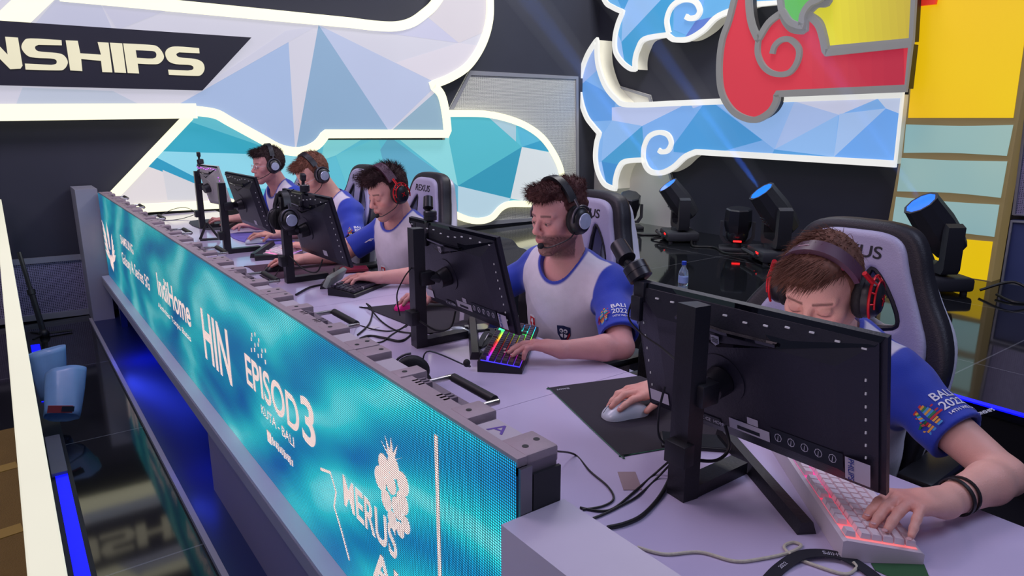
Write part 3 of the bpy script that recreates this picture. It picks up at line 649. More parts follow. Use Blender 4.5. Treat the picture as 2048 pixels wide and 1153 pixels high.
# small square confetti over the EPISOD lettering, ring beside IndiHome
em = MB()
for k in range(13):
    y = 2.17-.035*(k % 5)-.01*(k//5); z = .775+.028*(k//5)+.01*(k % 2); em.add([(XF-.0012, y-.005, z-.005), (XF-.0012, y+.005, z-.005), (XF-.0012, y+.005, z+.008), (XF-.0012, y-.005, z+.008)], [(0, 1, 2, 3)])
L_(em.build('dots', M_ledt, smooth=False))
em = MB()
for k in range(13):       # row of strokes too small to read under the place names
    y = 2.06-.0175*k; w_, h_ = (.020, .020) if k == 0 else (.0055, .010+.004*((k*7) % 3)/2)
    em.add([(XF-.0012, y-w_, .52-h_), (XF-.0012, y+w_, .52-h_), (XF-.0012, y+w_, .52+h_), (XF-.0012, y-w_, .52+h_)], [(0, 1, 2, 3)])
L_(em.build('small_print', M_ledt, smooth=False))
# pale curved line drawing in the picture
L_(MB().strap([(XF-.001, y, z) for y, z in [(1.62, .60), (1.55, .62), (1.52, .58), (1.54, .53), (1.50, .48), (1.46, .42)]], .008, .0006, nrm=(-1, 0, 0)).build('picture_line', M_ledt))
L_(MB().strap([(XF-.001, 1.01, .93-.05*k) for k in range(12)], .012, .0006, nrm=(-1, 0, 0)).build('picture_line', M_ledt))
# ================================================================== desks
M_lam = mat('white_laminate', (198, 188, 218), .13, var=.04, vscale=2.5, spec=.6, bump=.015, bscale=6)
M_lamd = mat('violet_grey_laminate', (132, 122, 150), .45, var=.06, vscale=2)
M_edge = mat('pale_edge', (190, 186, 200), .4)
M_dgl = mat('dark_blue_gloss', (22, 34, 84), .32, spec=.6)
ys = [.10, 1.375, 2.65, 3.925, 5.20, 6.17]
which = ['nearest white laminate desk, holding the white keyboard and largest monitor', 'second white laminate desk, holding the rainbow lit black keyboard', 'middle white laminate desk with the black keyboard on a raised front', 'fourth white laminate desk with the purple mouse pad', 'farthest white laminate desk at the left end near the back wall']
for i in range(5):
    y0, y1 = ys[i]+.001, ys[i+1]-.001
    t = thing('desk', which[i], 'desk', (1.03, (y0+y1)/2, 0), group='row of desks')
    def D(o): o.parent = t; o.matrix_parent_inverse = Matrix.Translation((-1.03, -(y0+y1)/2, 0)); return o
    D(MB().box((1.052, (y0+y1)/2, .73), (.776, y1-y0, .04)).build('desktop', M_lam, smooth=False))
    D(MB().box((.86, (y0+y1)/2, .355), (.03, y1-y0-.02, .705)).build('front_panel', M_dgl, smooth=False))
    for yy in (y0+.02, y1-.02): D(MB().box((1.13, yy, .354), (.5, .03, .705)).build('side_panel', M_lamd, smooth=False))
# ledge that carries the LED display, near counter and end post
ledge = thing('led_ledge', 'grey ledge and fascia carrying the LED display above the dark recess', 'ledge', (.6, 3.3, 0))
def G(o): o.parent = ledge; o.matrix_parent_inverse = Matrix.Translation((-.6, -3.3, 0)); return o
G(MB().box((.594, 3.32, .354), (.138, 5.1, .012)).build('shelf', mat('ledge_white', (196, 196, 214), .3), smooth=False))
G(MB().box((.53, 3.32, .322), (.012, 5.1, .050)).build('fascia', mat('fascia_grey', (150, 146, 158), .5), smooth=False))
G(MB().box((.60, 5.6, .17), (.04, .04, .34)).build('support', M_dgl, smooth=False))
cab = MB().box((.60, 1.60, .148), (.128, 2.36, .292)).build('plinth_cabinet', M_lamd, smooth=False)
tag(cab, 'violet grey cabinet front standing under the near half of the LED display', 'cabinet')
stp = MB().box((.62, 3.2, .011), (.40, 5.6, .018)); o = stp.build('low_step', M_dgl, smooth=False); tag(o, 'low black gloss step on the floor under the desk front', 'step')
o = MB().box((.424, 3.2, .0125), (.020, 5.6, .021)).build('step_edging', mat('edging_grey', (150, 148, 160), .4), smooth=False); tag(o, 'pale strip edging the low black step left of the desk', 'edging')
blk = MB(); blk.prism([(.54, -.35, .02), (.54, .762, .02), (.664, .762, .02), (.664, -.35, .02)], (0, 0, .868))
o = blk.build('end_counter', mat('worn_pale_laminate', (186, 180, 200), .35, var=.10, vscale=5, bump=.05, bscale=20), smooth=False); tag(o, 'pale worn counter block closing the near end of the LED display', 'counter')
pst = MB().prism([(.435, 5.885, .002), (.575, 5.885, .002), (.575, 6.235, .002), (.435, 6.235, .002)], (0, 0, 1.0)); o = pst.build('end_post', mat('post_grey', (146, 146, 160), .5), smooth=False)
tag(o, 'grey boxed post at the far end of the LED display', 'post')
# blue lamp tucked under the ledge lights the recess
for (y, e) in ((4.7, 5.0), (2.95, 1.6)):
    lb = area('recess_blue_light', (.66, y, .335), (.86, y, .12), .10, e, (.03, .06, 1.0), size_y=.5)
# ================================================================== rail at the left edge
rl = thing('light_rail', 'tall white lit rail running along the left edge of the stage', 'rail', (-.02, 3, 0))
def R_(o): o.parent = rl; o.matrix_parent_inverse = Matrix.Translation((.02, -3, 0)); return o
R_(MB().box((-.018, 3.0, .925), (.040, 6.3, .03), bev=.003).build('cap', mat('rail_cap', (236, 234, 212), .4, emit=.80, var=.04, vscale=3, bfac=.3), smooth=False))
R_(MB().box((-.018, 3.0, .456), (.024, 6.3, .908)).build('body', mat('rail_side', (206, 204, 196), .5), smooth=False))
ch = thing('light_channel', 'blue LED strip in a black floor channel beside the white rail', 'light strip', (.04, 2.5, 0))
def H_(o): o.parent = ch; o.matrix_parent_inverse = Matrix.Translation((-.04, -2.5, 0)); return o
H_(MB().box((.042, 2.6, .006), (.085, 6.6, .008)).build('channel', M_black, smooth=False))
H_(MB().box((.045, 1.9, .013), (.045, 2.9, .004)).build('strip', M_blue, smooth=False)); H_(MB().box((.05, 4.9, .013), (.05, 1.2, .004)).build('strip', M_blue, smooth=False))
H_(MB().box((.04, 3.52, .02), (.06, .44, .02), bev=.003).build('cover_plate', mat('cover_grey', (110, 108, 120), .5), smooth=False))
# rolled plastic bags by the rail
M_bag = mat('pale_blue_plastic', (128, 158, 205), .28, var=.1, vscale=9, bump=.25, bscale=14)
def rolled_bag(name, label, top, bot, r1, r2, seed, patch=False, flare=.2):
    root = thing(name, label, 'bag', bot, group='bags by the rail'); rr = random.Random(seed); T = Vector(top)-Vector(bot); L = T.length; q = Vector((0, 0, 1)).rotation_difference(T.normalized())
    n = 40; vs = []; fs = []; m = 10
    for j in range(m+1):
        t = j/m
        for i in range(n):
            a = 2*PI*i/n; r = (r2+(r1-r2)*t**.8)*(1+.05*math.sin(3*a+seed+2*t)+.03*math.sin(7*a+5*t)); z = t*L+flare*r1*math.sin(a*1+seed)*t
            vs.append(q @ Vector((r*math.cos(a), r*math.sin(a)*.7, z)))
    for j in range(m):
        for i in range(n): k = (i+1) % n; fs.append((j*n+i, j*n+k, (j+1)*n+k, (j+1)*n+i))
    o = MB().add(vs, fs).build('sheet', M_bag, root, ang=60); md = o.modifiers.new('t', 'SOLIDIFY'); md.thickness = .003
    if patch:
        MB().box((.0, -.092, L*.30), (.10, .004, .035), rot=Matrix.Rotation(.25, 3, 'Y')).build('printed_label', mat('red_label', (170, 60, 60), .5), root, smooth=False)
        MB().box((.03, -.096, L*.28), (.05, .004, .025), rot=Matrix.Rotation(.25, 3, 'Y')).build('printed_label', mat('dark_label', (40, 40, 50), .5), root, smooth=False)
    return root
a = onY(92, 700, 4.10); b_ = onY(104, 800, 4.02)
rolled_bag('plastic_bag', 'rolled pale blue plastic bag leaning on the rail, the upper one', a, b_, .085, .05, 1)
a = onY(134, 745, 3.95); b_ = onY(122, 835, 3.78)
rolled_bag('plastic_bag', 'rolled pale blue plastic bag with a printed label on its side', a, b_, .085, .075, 2, True)
# folded black stand against the mesh panel
sd = thing('tripod', 'black folded stand leaning by the rail near the left back wall', 'stand', (.14, 5.7, 0))
p0 = onY(38, 505, 5.95)-Vector((.14, 5.7, 0)); p1 = onY(88, 668, 5.75)-Vector((.14, 5.7, 0)); p2 = Vector((p1.x+.01, p1.y, .02))
MB().tube([p0, p0.lerp(p1, .5)], .014).tube([p0.lerp(p1, .48), p1], .019).build('pole', M_black, sd)
mb = MB(); mb.sphere(p1, .035, 8)
for a in (0, 2.1, 4.2): mb.tube([p1, (p2.x+.16*math.cos(a), p2.y+.12*math.sin(a), .012)], .008)
mb.build('feet', M_black, sd); MB().cyl(p0.lerp(p1, .46), p0.lerp(p1, .52), .026).build('collar', M_black, sd)
# ================================================================== moving head lights on the stage
M_fix = mat('fixture_black', (44, 45, 52), .5, bump=.1, bscale=50); M_lens = mat('blue_lens', (20, 96, 250), .1, emit=1.15, var=.3, vscale=14); M_lensb = mat('bright_lens', (90, 205, 255), .1, emit=1.6, var=.2)
M_redled = mat('red_digits', (255, 30, 30), .4, emit=3)
def moving_head(label, loc, s, yaw, tilt, bright=False):
    root = thing('moving_head_light', label, 'stage light', loc, yaw, group='beam lights on the stage floor')
    b = MB(); b.box((0, 0, .06*s), (.36*s, .30*s, .085*s), bev=.02*s)
    for sx in (-1, 1): b.tube([(sx*.12*s, -.16*s, .06*s), (sx*.12*s, -.19*s, .06*s), (sx*.12*s, -.19*s, .09*s)], .01*s)
    b.tube([(-.14*s, -.19*s, .07*s), (.14*s, -.19*s, .07*s)], .014*s)
    for sx in (-1, 1):
        for sy in (-1, 1): b.lathe([(.02*s, 0), (.02*s, .02*s)], (sx*.14*s, sy*.11*s, 0), n=10)
    base = b.build('base', M_fix, root)
    MB().box((.06*s, -.152*s, .075*s), (.05*s, .004*s, .014*s)).build('display', M_redled, base, smooth=False)
    y = MB()
    prof = [(-.15, .12), (.15, .12), (.17, .15), (.17, .40), (.13, .42), (.115, .38), (.115, .20), (.08, .165), (-.08, .165), (-.115, .20), (-.115, .38), (-.13, .42), (-.17, .40), (-.17, .15)]
    y.prism([(a*s, -.05*s, z*s) for a, z in prof], (0, .10*s, 0)); y.cyl((0, 0, .1*s), (0, 0, .13*s), .08*s)
    yk = y.build('yoke', M_fix, root)
    hd = MB(); Rt = Matrix.Rotation(tilt, 4, 'X'); hd.M = Matrix.Translation((0, 0, .36*s)) @ Rt
    hd.lathe([(.05*s, -.17*s), (.09*s, -.15*s), (.108*s, -.06*s), (.112*s, .05*s), (.10*s, .20*s), (.102*s, .215*s), (.086*s, .215*s), (.082*s, .17*s), (0, .165*s)], n=10)
    for k in range(3): hd.box((0, -.108*s, (-.02+k*.03)*s), (.08*s, .012*s, .012*s))
    head = hd.build('head', M_fix, root, ang=25)
    ln = MB(); ln.M = hd.M; ln.lathe([(.0855*s, .2145*s), (.081*s, .190*s), (.060*s, .194*s), (.0, .198*s)], n=28); ln.build('lens', M_lens, head)
    if bright: l2 = MB(); l2.M = hd.M; l2.lathe([(.052*s, .1975*s), (0, .202*s)], (0, -.02*s, 0), n=24); l2.build('inner_lens', M_lensb, head)
    return root
moving_head('black moving head light with the largest bright blue lens, before the tower', (5.12, 2.05, ZS), 1.13, -2.2, .68, True)
moving_head('black moving head light with blue lens behind the nearest gaming chair', (5.10, 3.27, ZS), 1.1, -2.2, .68)
moving_head('black moving head light with blue lens before the grey mesh, farthest one', (5.27, 4.42, ZS), 1.02, -2.2, .68)
def small_par(label, loc, s, yaw, tilt):
    root = thing('wash_light', label, 'stage light', loc, yaw, group='small wash lights on the stage floor')
    MB().box((0, 0, .015*s), (.30*s, .22*s, .03*s), bev=.008).cyl((0, 0, .02*s), (0, 0, .07*s), .04*s).build('base', M_fix, root)
    y = MB(); y.prism([(a*s, -.02*s, z*s) for a, z in ((-.11, .06), (.11, .06), (.15, .12), (.15, .26), (.125, .26), (.125, .13), (.09, .08), (-.09, .08), (-.125, .13), (-.125, .26), (-.15, .26), (-.15, .12))], (0, .04*s, 0)); y.build('yoke', M_fix, root)
    h = MB(); h.M = Matrix.Translation((0, 0, .24*s)) @ Matrix.Rotation(tilt, 4, 'X')
    h.lathe([(.05*s, -.13*s), (.09*s, -.11*s), (.115*s, -.02*s), (.118*s, .03*s), (.112*s, .13*s), (.10*s, .14*s), (0, .13*s)], n=8)
    h.sphere((0, 0, -.09*s), .10*s, 8); hd = h.build('head', mat('fixture_gloss', (36, 38, 46), .25), root, ang=25)
    MB().box((0, -.13*s, .10*s), (.07*s, .006*s, .014*s)).build('display', M_redled, root, smooth=False)
    return root
small_par('small black wash light with red digits between the two blue lensed lights', (5.28, 3.77, ZS), 1.0, -.9, .1)
small_par('small black wash light tilted on the stage by the grey mesh corner', (5.45, 5.28, ZS), 1.0, -.6, .45)
M_cable = mat('black_cable', (18, 18, 20), .45)
def cable(name, label, pts, r=.004, m=None, cat='cable', group=None, n=8):
    o = MB().tube(spline(pts, n), r, 8).build(name, m or M_cable); return tag(o, label, cat, group)
cable('power_cable', 'black cable on the stage floor linking the far wash light and moving head', [(5.40, 5.15, ZS+.008), (5.2, 4.9, ZS+.008), (5.35, 4.7, ZS+.008), (5.1, 4.62, ZS+.008), (5.15, 4.5, ZS+.03)], .009)
cable('power_cable', 'black cable on the stage floor between the middle moving head lights', [(5.25, 4.25, ZS+.03), (5.1, 4.1, ZS+.008), (5.2, 3.95, ZS+.008), (5.05, 3.7, ZS+.008), (5.1, 3.45, ZS+.03)], .009)
cable('power_cable', 'looped black cable beside the nearest moving head light before the tower', [(5.2, 1.78, ZS+.03), (5.3, 1.62, ZS+.10), (5.25, 1.45, ZS+.008), (5.12, 1.55, ZS+.008), (5.2, 1.68, ZS+.02)], .009)
# water bottle on the stage
bt = thing('water_bottle', 'clear plastic water bottle with blue cap on the black stage', 'bottle', (3.62, 2.98, ZS+.001))
MB().lathe([(.030, 0), (.033, .01), (.033, .05), (.030, .055), (.033, .06), (.033, .13), (.028, .155), (.013, .185), (.013, .20)], n=24).build('body', mat('clear_plastic', (215, 225, 245), .06, trans=.85, spec=.6), bt)
MB().lathe([(.016, .196), (.016, .22), (.0, .22)], n=20).build('cap', mat('blue_cap', (40, 70, 190), .35), bt)
MB().lathe([(.0338, .075), (.0338, .115)], n=24).build('label', mat('bottle_label', (150, 170, 220), .4), bt)
# ================================================================== monitors on their stands
M_mon = mat('monitor_back_black', (34, 34, 46), .42, bump=.08, bscale=220, var=.05)
M_mong = mat('monitor_gloss_black', (10, 11, 20), .06, spec=.8)
M_monw = mat('monitor_back_white', (188, 186, 180), .4)
M_pole = mat('stand_black', (30, 30, 36), .38, bump=.05, bscale=150)
M_dotw = mat('white_dot', (200, 200, 205), .4, emit=.1)
M_lab = mat('label_white', (196, 194, 205), .5)
M_labd = mat('label_dark', (26, 34, 44), .5)
M_txt = mat('label_print', (196, 198, 210), .6)
M_txtb = mat('label_print_blue', (34, 60, 150), .6)
M_screen = mat('monitor_screen', (176, 160, 168), .2, emit=2.2, var=.6, vscale=9)
TZ = .7505
def monitor(label, c, yaw, tilt, base, bar_yaw=.555, w=.54, h=.32, back=None, labels=0, ptop=1.148, dots=M_dotw, pole=True):
    back = back or M_mon
    root = thing('monitor', label, 'monitor', (base[0], base[1], TZ), group='tournament monitors')
    ux = Vector((math.sin(yaw), -math.cos(yaw), 0)); n = Vector((math.cos(yaw), math.sin(yaw), 0)); uz = Vector((0, 0, 1))*math.cos(tilt)-n*math.sin(tilt); un = ux.cross(uz)*-1
    C = Vector(c)-Vector((base[0], base[1], TZ))
    if un.dot(n) < 0: un = -un
    def P(u, v, d=0): return C+ux*(u-.5)*w+uz*(.5-v)*h-un*d          # u right, v down as seen from behind, d toward the viewer
    def sd(u, v): return .018+.017*max(0, min(1, (u-.02)/.12, (.98-u)/.12, (v-.03)/.17, (.985-v)/.105))
    sh = MB(); sh.prism([P(0, 0, 0), P(1, 0, 0), P(1, 1, 0), P(0, 1, 0)], -un*.012)
    sh.prism([P(.02, .03, .012), P(.98, .03, .012), P(.98, .985, .012), P(.02, .985, .012)], -un*.006)
    a = [P(.02, .03, .018), P(.98, .03, .018), P(.98, .985, .018), P(.02, .985, .018)]; b = [P(.14, .2, .036), P(.86, .2, .036), P(.86, .88, .034), P(.14, .88, .034)]
    sh.add(a+b, [(4, 5, 6, 7)]+[(i, (i+1) % 4, 4+(i+1) % 4, 4+i) for i in range(4)])
    # glossy V shaped recess under the top edge
    g = MB(); pts = [(.005, .0, .0125), (.20, .0, .0125), (.5, .0, .0125), (.8, .0, .0125), (.995, .0, .0125)]
    low = [(.02, .045, .021), (.22, .20, .034), (.42, .29, .0385), (.66, .19, .036), (.97, .055, .021)]
    g.add([P(*p) for p in pts]+[P(*p) for p in low], [(i, i+1, i+6, i+5) for i in range(4)])
    g.strap([P(.24, .155, .035), P(.45, .17, .040), (P(.66, .165, .038))], .006, .010, nrm=-un)
    g.build('top_recess', M_mong, root, smooth=False)
    dm = sh; dm.k = 1
    for k in range(12): dm.box(P(.06+.08*k, .055+.02*math.sin(k*1.3), .0225+.0115*min(1, min(k, 11-k)/3)), (.003, .0085, .003), rot=Matrix.Rotation(yaw, 3, 'Z'))
    for k in range(8):
        dm.box(P(.045, .20+.10*k, sd(.045, .20+.10*k)+.0005), (.003, .0025, .0052)); dm.box(P(.945, .26+.083*k, sd(.945, .26+.083*k)+.0005), (.003, .0025, .0052))
    shell = sh.build('rear_shell', [back, dots], root, smooth=False)
    MB().add([P(.012, .02, -.0006), P(.988, .02, -.0006), P(.988, .96, -.0006), P(.012, .96, -.0006)], [(0, 1, 2, 3)]).build('screen', M_screen, root, smooth=False)
    v = MB(); v.cyl(P(.42, .52, .030), P(.42, .52, .0375), .055, n=32); hub = v.build('mount_plate', back, shell)
    # arm from the mount to the pole
    pz = P(.42, .53, .04); top = Vector((0, 0, ptop-TZ)); arm = MB(); q = Vector((.02, -.0, pz.z))
    arm.cyl(pz, pz-un*.035, .032, .028, n=24)
    arm.tube([pz-un*.02, Vector((.075, pz.y*.5, pz.z)), Vector((.05, 0, pz.z))], .018, 10); arm.box((.042, 0, pz.z), (.05, .036, .045), bev=.004)
    arm.build('arm', M_pole, root)
    # pole, foot and cross bar
    st_ = MB(); Hh = ptop-TZ
    st_.prism([(0, -.001, 0), (.038, -.006, 0), (.042, .03, 0), (.004, .045, 0)], (0, 0, Hh)); st_.build('pole', M_pole, root, smooth=False)
    MB().prism([(.036, -.004, 0), (.200, -.004, 0), (.200, .038, 0), (.036, .038, 0)], (0, 0, .026)).build('foot', M_pole, root, smooth=False)
    bc = Vector((.205, -.03, .0)); bd = Vector((math.sin(bar_yaw), math.cos(bar_yaw), 0)); bn_ = Vector((bd.y, -bd.x, 0)); L = .205
    cb = MB(); A = bc-bd*L; cb.prism([A-bn_*.018, A+bn_*.018, A+bn_*.010+Vector((0, 0, .024)), A-bn_*.012+Vector((0, 0, .024))], bd*L*2); cb.build('cross_bar', M_pole, root, smooth=False)
    cl = MB(); cl.box((-.006, .012, .105), (.03, .05, .045), bev=.002); cl.build('cable_holder', M_black, root)
    def sd(u, v): return .018+.017*max(0, min(1, (u-.02)/.12, (.98-u)/.12, (v-.03)/.17, (.985-v)/.105))
    def T(body, m, u, vv, s, rot=0, sx=1):
        xd = ux*math.cos(rot)-uz*math.sin(rot); yd = uz*math.cos(rot)+ux*math.sin(rot)
        o = text(body, m, P(u, vv, sd(u, vv)+(.0022 if u < .88 else .0062)), xd, yd, s, shell, ext=.0002, sx=sx)
        return o
    def R(u0, v0, u1, v1, m, d=.0356, nm='sticker'):
        e_ = d-.0350
        mx_ = max(sd(a_, b_) for a_, b_ in ((u0, v0), (u1, v0), (u1, v1), (u0, v1)))
        if u0 > .88 or v1 > .88: e_ += .0012
        return MB().add([P(a_, b_, mx_+e_) for a_, b_ in ((u0, v0), (u1, v0), (u1, v1), (u0, v1))], [(3, 2, 1, 0)]).build(nm, m, shell, smooth=False)
    if labels >= 1:
        MB().prism([P(.215+.0, .10, .0375), P(.245, .10, .0385), P(.245, .15, .041), P(.23, .17, .041), P(.215, .15, .041)], -un*.001).build('shield_badge', M_lab, shell, smooth=False) if False else None
        sh2 = MB(); pts = [(.40, .205), (.435, .205), (.435, .255), (.4175, .275), (.40, .255)]
        sh2.add([P(a_, b_, .0415) for a_, b_ in pts], [(0, 1, 2, 3, 4)]); sh2.build('shield_badge', M_lab, shell, smooth=False)
        for k in range(3):
            t_ = MB(); t_.strap([P(.404+.0045*j, .225+.012*k-.004*math.sin(j), .0424) for j in range(7)], .0016, .0003, nrm=-un); t_.build('badge_wave', M_mong, shell)
        R(.30, .845, .40, .90, M_labd); T('FC CE  HDMI', M_txt, .36, .875, .011)
        R(.44, .80, .61, .875, M_lab); R(.475, .835, .57, .862, M_labd, .036); R(.52, .745, .565, .795, M_lab)
        R(.615, .76, .88, .872, M_labd, .0358)
        for k in range(5):
            q_ = MB(); cc = P(.645+.05*k, .815, sd(.645+.05*k, .815)+.0014); q_.tube([cc+ux*.007*math.cos(t_)+uz*.009*math.sin(t_) for t_ in [j*PI/4 for j in range(8)]], .0007, 5, closed=True); q_.box(cc, (.001, .001, .012)); q_.build('certificate_mark', M_txt, shell)
        R(.885, .775, .968, .925, M_lab, .0358)
        T('PHILIPS', M_txtb, .905, .85, .0150, PI/2)
        R(.055, .80, .15, .89, M_lab, .0358)
        c3 = MB(); c3.cyl(P(.07, .60, .018), P(.07, .60, .0205), .011, n=16); c3.build('lock_slot', M_mong, shell)
    elif labels == 0:
        R(.62, .80, .70, .88, M_lab); T('LG', M_labd, .66, .84, .014, .2) if False else None
    if labels == 2: pass
    return root, P, un, ux, uz
MON = {}
MON[1] = monitor('largest nearest monitor seen from behind, with stickers, before the player in wristbands', (1.156, .771, .99), .041, .25, (.997, .789), labels=1)
MON[2] = monitor('monitor seen from behind facing the bearded player with the silver disc headset', (1.185, 1.88, 1.004), -.009, .257, (1.037, 1.94), labels=1)
MON[3] = monitor('monitor seen from behind whose stand carries a hanging headset', (1.15, 3.066, 1.016), .037, .25, (1.011, 3.13))
MON[4] = monitor('monitor seen from behind with pale left edge, second from the far end', (1.146, 4.078, 1.038), .022, .25, (.975, 4.06))
MON[5] = monitor('pale backed monitor at the far end with violet lights on its rear', (1.19, 5.02, 1.06), .15, .25, (1.09, 5.15), back=M_monw, dots=mat('violet_dots', (190, 70, 255), .3, emit=2.5), w=.34, h=.28)
# ================================================================== cameras clamped on the monitors
M_cam = mat('camera_black', (38, 38, 46), .35); M_camt = mat('camera_violet_grey', (84, 76, 110), .4)
def clip_camera(label, mon, u, lean, s=1.0, square=False, turn=0):
    root_, P, un, ux, uz = mon; base = P(u, .03, .004)+root_.location
    r = thing('clip_camera', label, 'camera', base, group='player cameras clamped on the monitors')
    ax = (Vector((0, 0, 1))*math.cos(lean[0])+(-ux)*math.sin(lean[0])*lean[1]).normalized()
    MB().box(-un*.006+Vector((0, 0, -.012)), (.030*s, .034*s, .05*s), bev=.004).box(-un*.022+Vector((0, 0, -.045)), (.014, .03*s, .06*s), bev=.003).build('clamp', M_cam, r)
    b = MB(); o_ = ax*.012*s
    b.lathe([(.020*s, 0), (.029*s, .004*s), (.0295*s, .020*s), (.028*s, .0205*s), (.028*s, .0225*s), (.0295*s, .023*s), (.0295*s, .040*s), (.026*s, .044*s), (0, .0445*s)], o_, ax, 28); b.build('motor_base', M_cam, r)
    k = MB(); j = o_+ax*.05*s; d2 = (ax*.55-ux*.75*(1 if turn == 0 else turn)-un*.25).normalized(); e_ = j+ax*.018*s-ux*.014*s
    k.tube([o_+ax*.040*s-ux*.015*s, j-ux*.02*s, e_], .010*s, 10); k.build('neck', M_cam, r)
    h = MB()
    if square:
        q = Vector((0, 0, 1)).rotation_difference(ax).to_matrix(); h.box(e_+ax*.022*s, (.03*s, .038*s, .042*s), rot=q @ Matrix.Rotation(.35, 3, 'X'), bev=.004)
        h.build('camera_head', M_cam, r)
    else:
        a_ = e_+ax*.006*s; d = (ax*.8+ux*.45*(-1)+un*.3).normalized(); h.cyl(a_-d*.022*s, a_+d*.030*s, .0225*s, .021*s, 24); hd = h.build('camera_head', M_cam, r)
        MB().cyl(a_+d*.0302*s, a_+d*.0312*s, .019*s, n=24).build('lens_face', M_camt, hd)
    return r
clip_camera('black clip camera with two stubby cylinders on the left corner of the nearest monitor', MON[1], .045, (.72, 1), .92)
clip_camera('black clip camera on the monitor facing the bearded player', MON[2], .25, (.02, 1), .76)
clip_camera('black clip camera with a square head before the third player', MON[3], .47, (.03, 1), .74, True)
clip_camera('black clip camera with square head on the farthest monitor', MON[5], .14, (.2, 1), .74, True)
# ================================================================== keyboards
def frustum(mb, c, a, b, hgt, t=.82):
    x, y, z = c; vs = []
    for s, zz in ((1, z), (t, z+hgt)):
        for sx, sy in ((-1, -1), (1, -1), (1, 1), (-1, 1)): vs.append((x+sx*a/2*s, y+sy*b/2*s+(.0006 if zz > z else 0), zz))
    mb.add(vs, [(3, 2, 1, 0), (4, 5, 6, 7)]+[(i, (i+1) % 4, 4+(i+1) % 4, 4+i) for i in range(4)])
KEYM = {}
def keyboard(label, loc, ang, case_m, key_m, glow=None, full=True, hz=.018, ktall=.0085, cat='keyboard'):
    """local x runs along the long side (Esc at x=0), y toward the back row, z up"""
    Lk = .440 if full else .36; Wk = .135
    root = thing('keyboard', label, cat, (loc[0], loc[1], TZ), ang, group='players keyboards')
    pr = [(0, 0, 0), (0, Wk, 0), (0, Wk, hz+.014), (0, Wk-.006, hz+.016), (0, .004, hz-.002), (0, 0, hz-.005)]
    MB().prism(pr, (Lk, 0, 0)).build('case', case_m, root, smooth=False)
    sl = math.atan2(.018, Wk-.01)
    if glow: MB().add([(.008, .008, hz-.0005), (Lk-.008, .008, hz-.0005), (Lk-.008, Wk-.008, hz+.0160), (.008, Wk-.008, hz+.0160)], [(0, 1, 2, 3)]).build('backlight', glow, root, smooth=False)
    U = .019; rows = []
    r0 = [1.25, 1.25, 1.25, 6.25, 1.25, 1.25, 1.25, 1.25]; r1 = [2.25]+[1]*10+[2.75]; r2 = [1.75]+[1]*11+[2.25]; r3 = [1.5]+[1]*12+[1.5]; r4 = [1]*13+[2]; r5 = [1, -1, 1, 1, 1, 1, -.5, 1, 1, 1, 1, -.5, 1, 1, 1, 1]
    for ri, (row, y) in enumerate(zip((r0, r1, r2, r3, r4, r5), (.018, .037, .056, .075, .094, .119))):
        x = .011
        for wd_ in row:
            if wd_ > 0: rows.append((x+wd_*U/2, y, wd_))
            x += abs(wd_)*U
        if full:
            nav = {5: [0, 1, 2], 4: [0, 1, 2], 3: [0, 1, 2], 1: [1], 0: [0, 1, 2]}.get(ri, [])
            for q in nav: rows.append((.011+15*U+.004+q*U+U/2, y, 1))
            if ri < 5:
                for q in range(4 if ri in (4,) else 3): rows.append((.011+18*U+.008+q*U+U/2, y, 1))
    rows = rows[:100]
    for x, y, wd_ in rows:
        if x > Lk-.004: continue
        kk = (wd_, ktall)
        if kk not in KEYM:
            mb = MB(); frustum(mb, (0, 0, 0), wd_*U-.0014, U-.0014, ktall); KEYM[kk] = mb.mesh('key_%s' % wd_)
        me = KEYM.get((kk, key_m.name))
        if me is None: me = KEYM[kk].copy(); me.materials.append(key_m); KEYM[(kk, key_m.name)] = me
        o = bpy.data.objects.new('key', me); COL.objects.link(o); o.parent = root; o.location = (x, y, hz+.0012+(y-.008)*.139); o.rotation_euler = (sl, 0, 0)
    return root
def glow_mat(name, stops, strength, L=.44):
    m = bpy.data.materials.new(name); m.use_nodes = True; nt = m.node_tree; b = nt.nodes['Principled BSDF']
    tc = nt.nodes.new('ShaderNodeTexCoord'); sp_ = nt.nodes.new('ShaderNodeSeparateXYZ'); nt.links.new(tc.outputs['Object'], sp_.inputs[0])
    mr = nt.nodes.new('ShaderNodeMapRange'); mr.inputs[2].default_value = L; nt.links.new(sp_.outputs[0], mr.inputs[0])
    cr = nt.nodes.new('ShaderNodeValToRGB'); nt.links.new(mr.outputs[0], cr.inputs[0]); e = cr.color_ramp.elements
    while len(e) > 2: e.remove(e[-1])
    for i, (p, c) in enumerate(stops):
        k = e[i] if i < 2 else e.new(p); k.position = p; k.color = s2l(c)+(1,)
    nt.links.new(cr.outputs[0], b.inputs['Emission Color']); nt.links.new(cr.outputs[0], b.inputs['Base Color']); b.inputs['Emission Strength'].default_value = strength; return m
G_pink = glow_mat('pink_blue_backlight', [(0, (255, 150, 150)), (1, (150, 160, 255)), (.35, (255, 70, 120)), (.6, (255, 90, 190)), (.8, (150, 120, 255))], .45)
G_rain = glow_mat('rainbow_backlight', [(0, (50, 60, 255)), (1, (60, 120, 255)), (.12, (120, 60, 255)), (.28, (255, 30, 120)), (.45, (255, 60, 40)), (.6, (220, 220, 40)), (.72, (60, 255, 90)), (.88, (50, 230, 255))], 1.15)
G_past = glow_mat('pastel_backlight', [(0, (255, 120, 180)), (1, (120, 255, 220)), (.5, (160, 160, 255))], .8)
M_kw = mat('keycap_white', (226, 212, 218), .35); M_kcase = mat('keyboard_case_white', (206, 198, 206), .35); M_kb = mat('keycap_black', (64, 50, 60), .3, coat=.4); M_kcb = mat('keyboard_case_black', (18, 18, 24), .35)  # black keycaps carry a pinkish reflection in their base colour
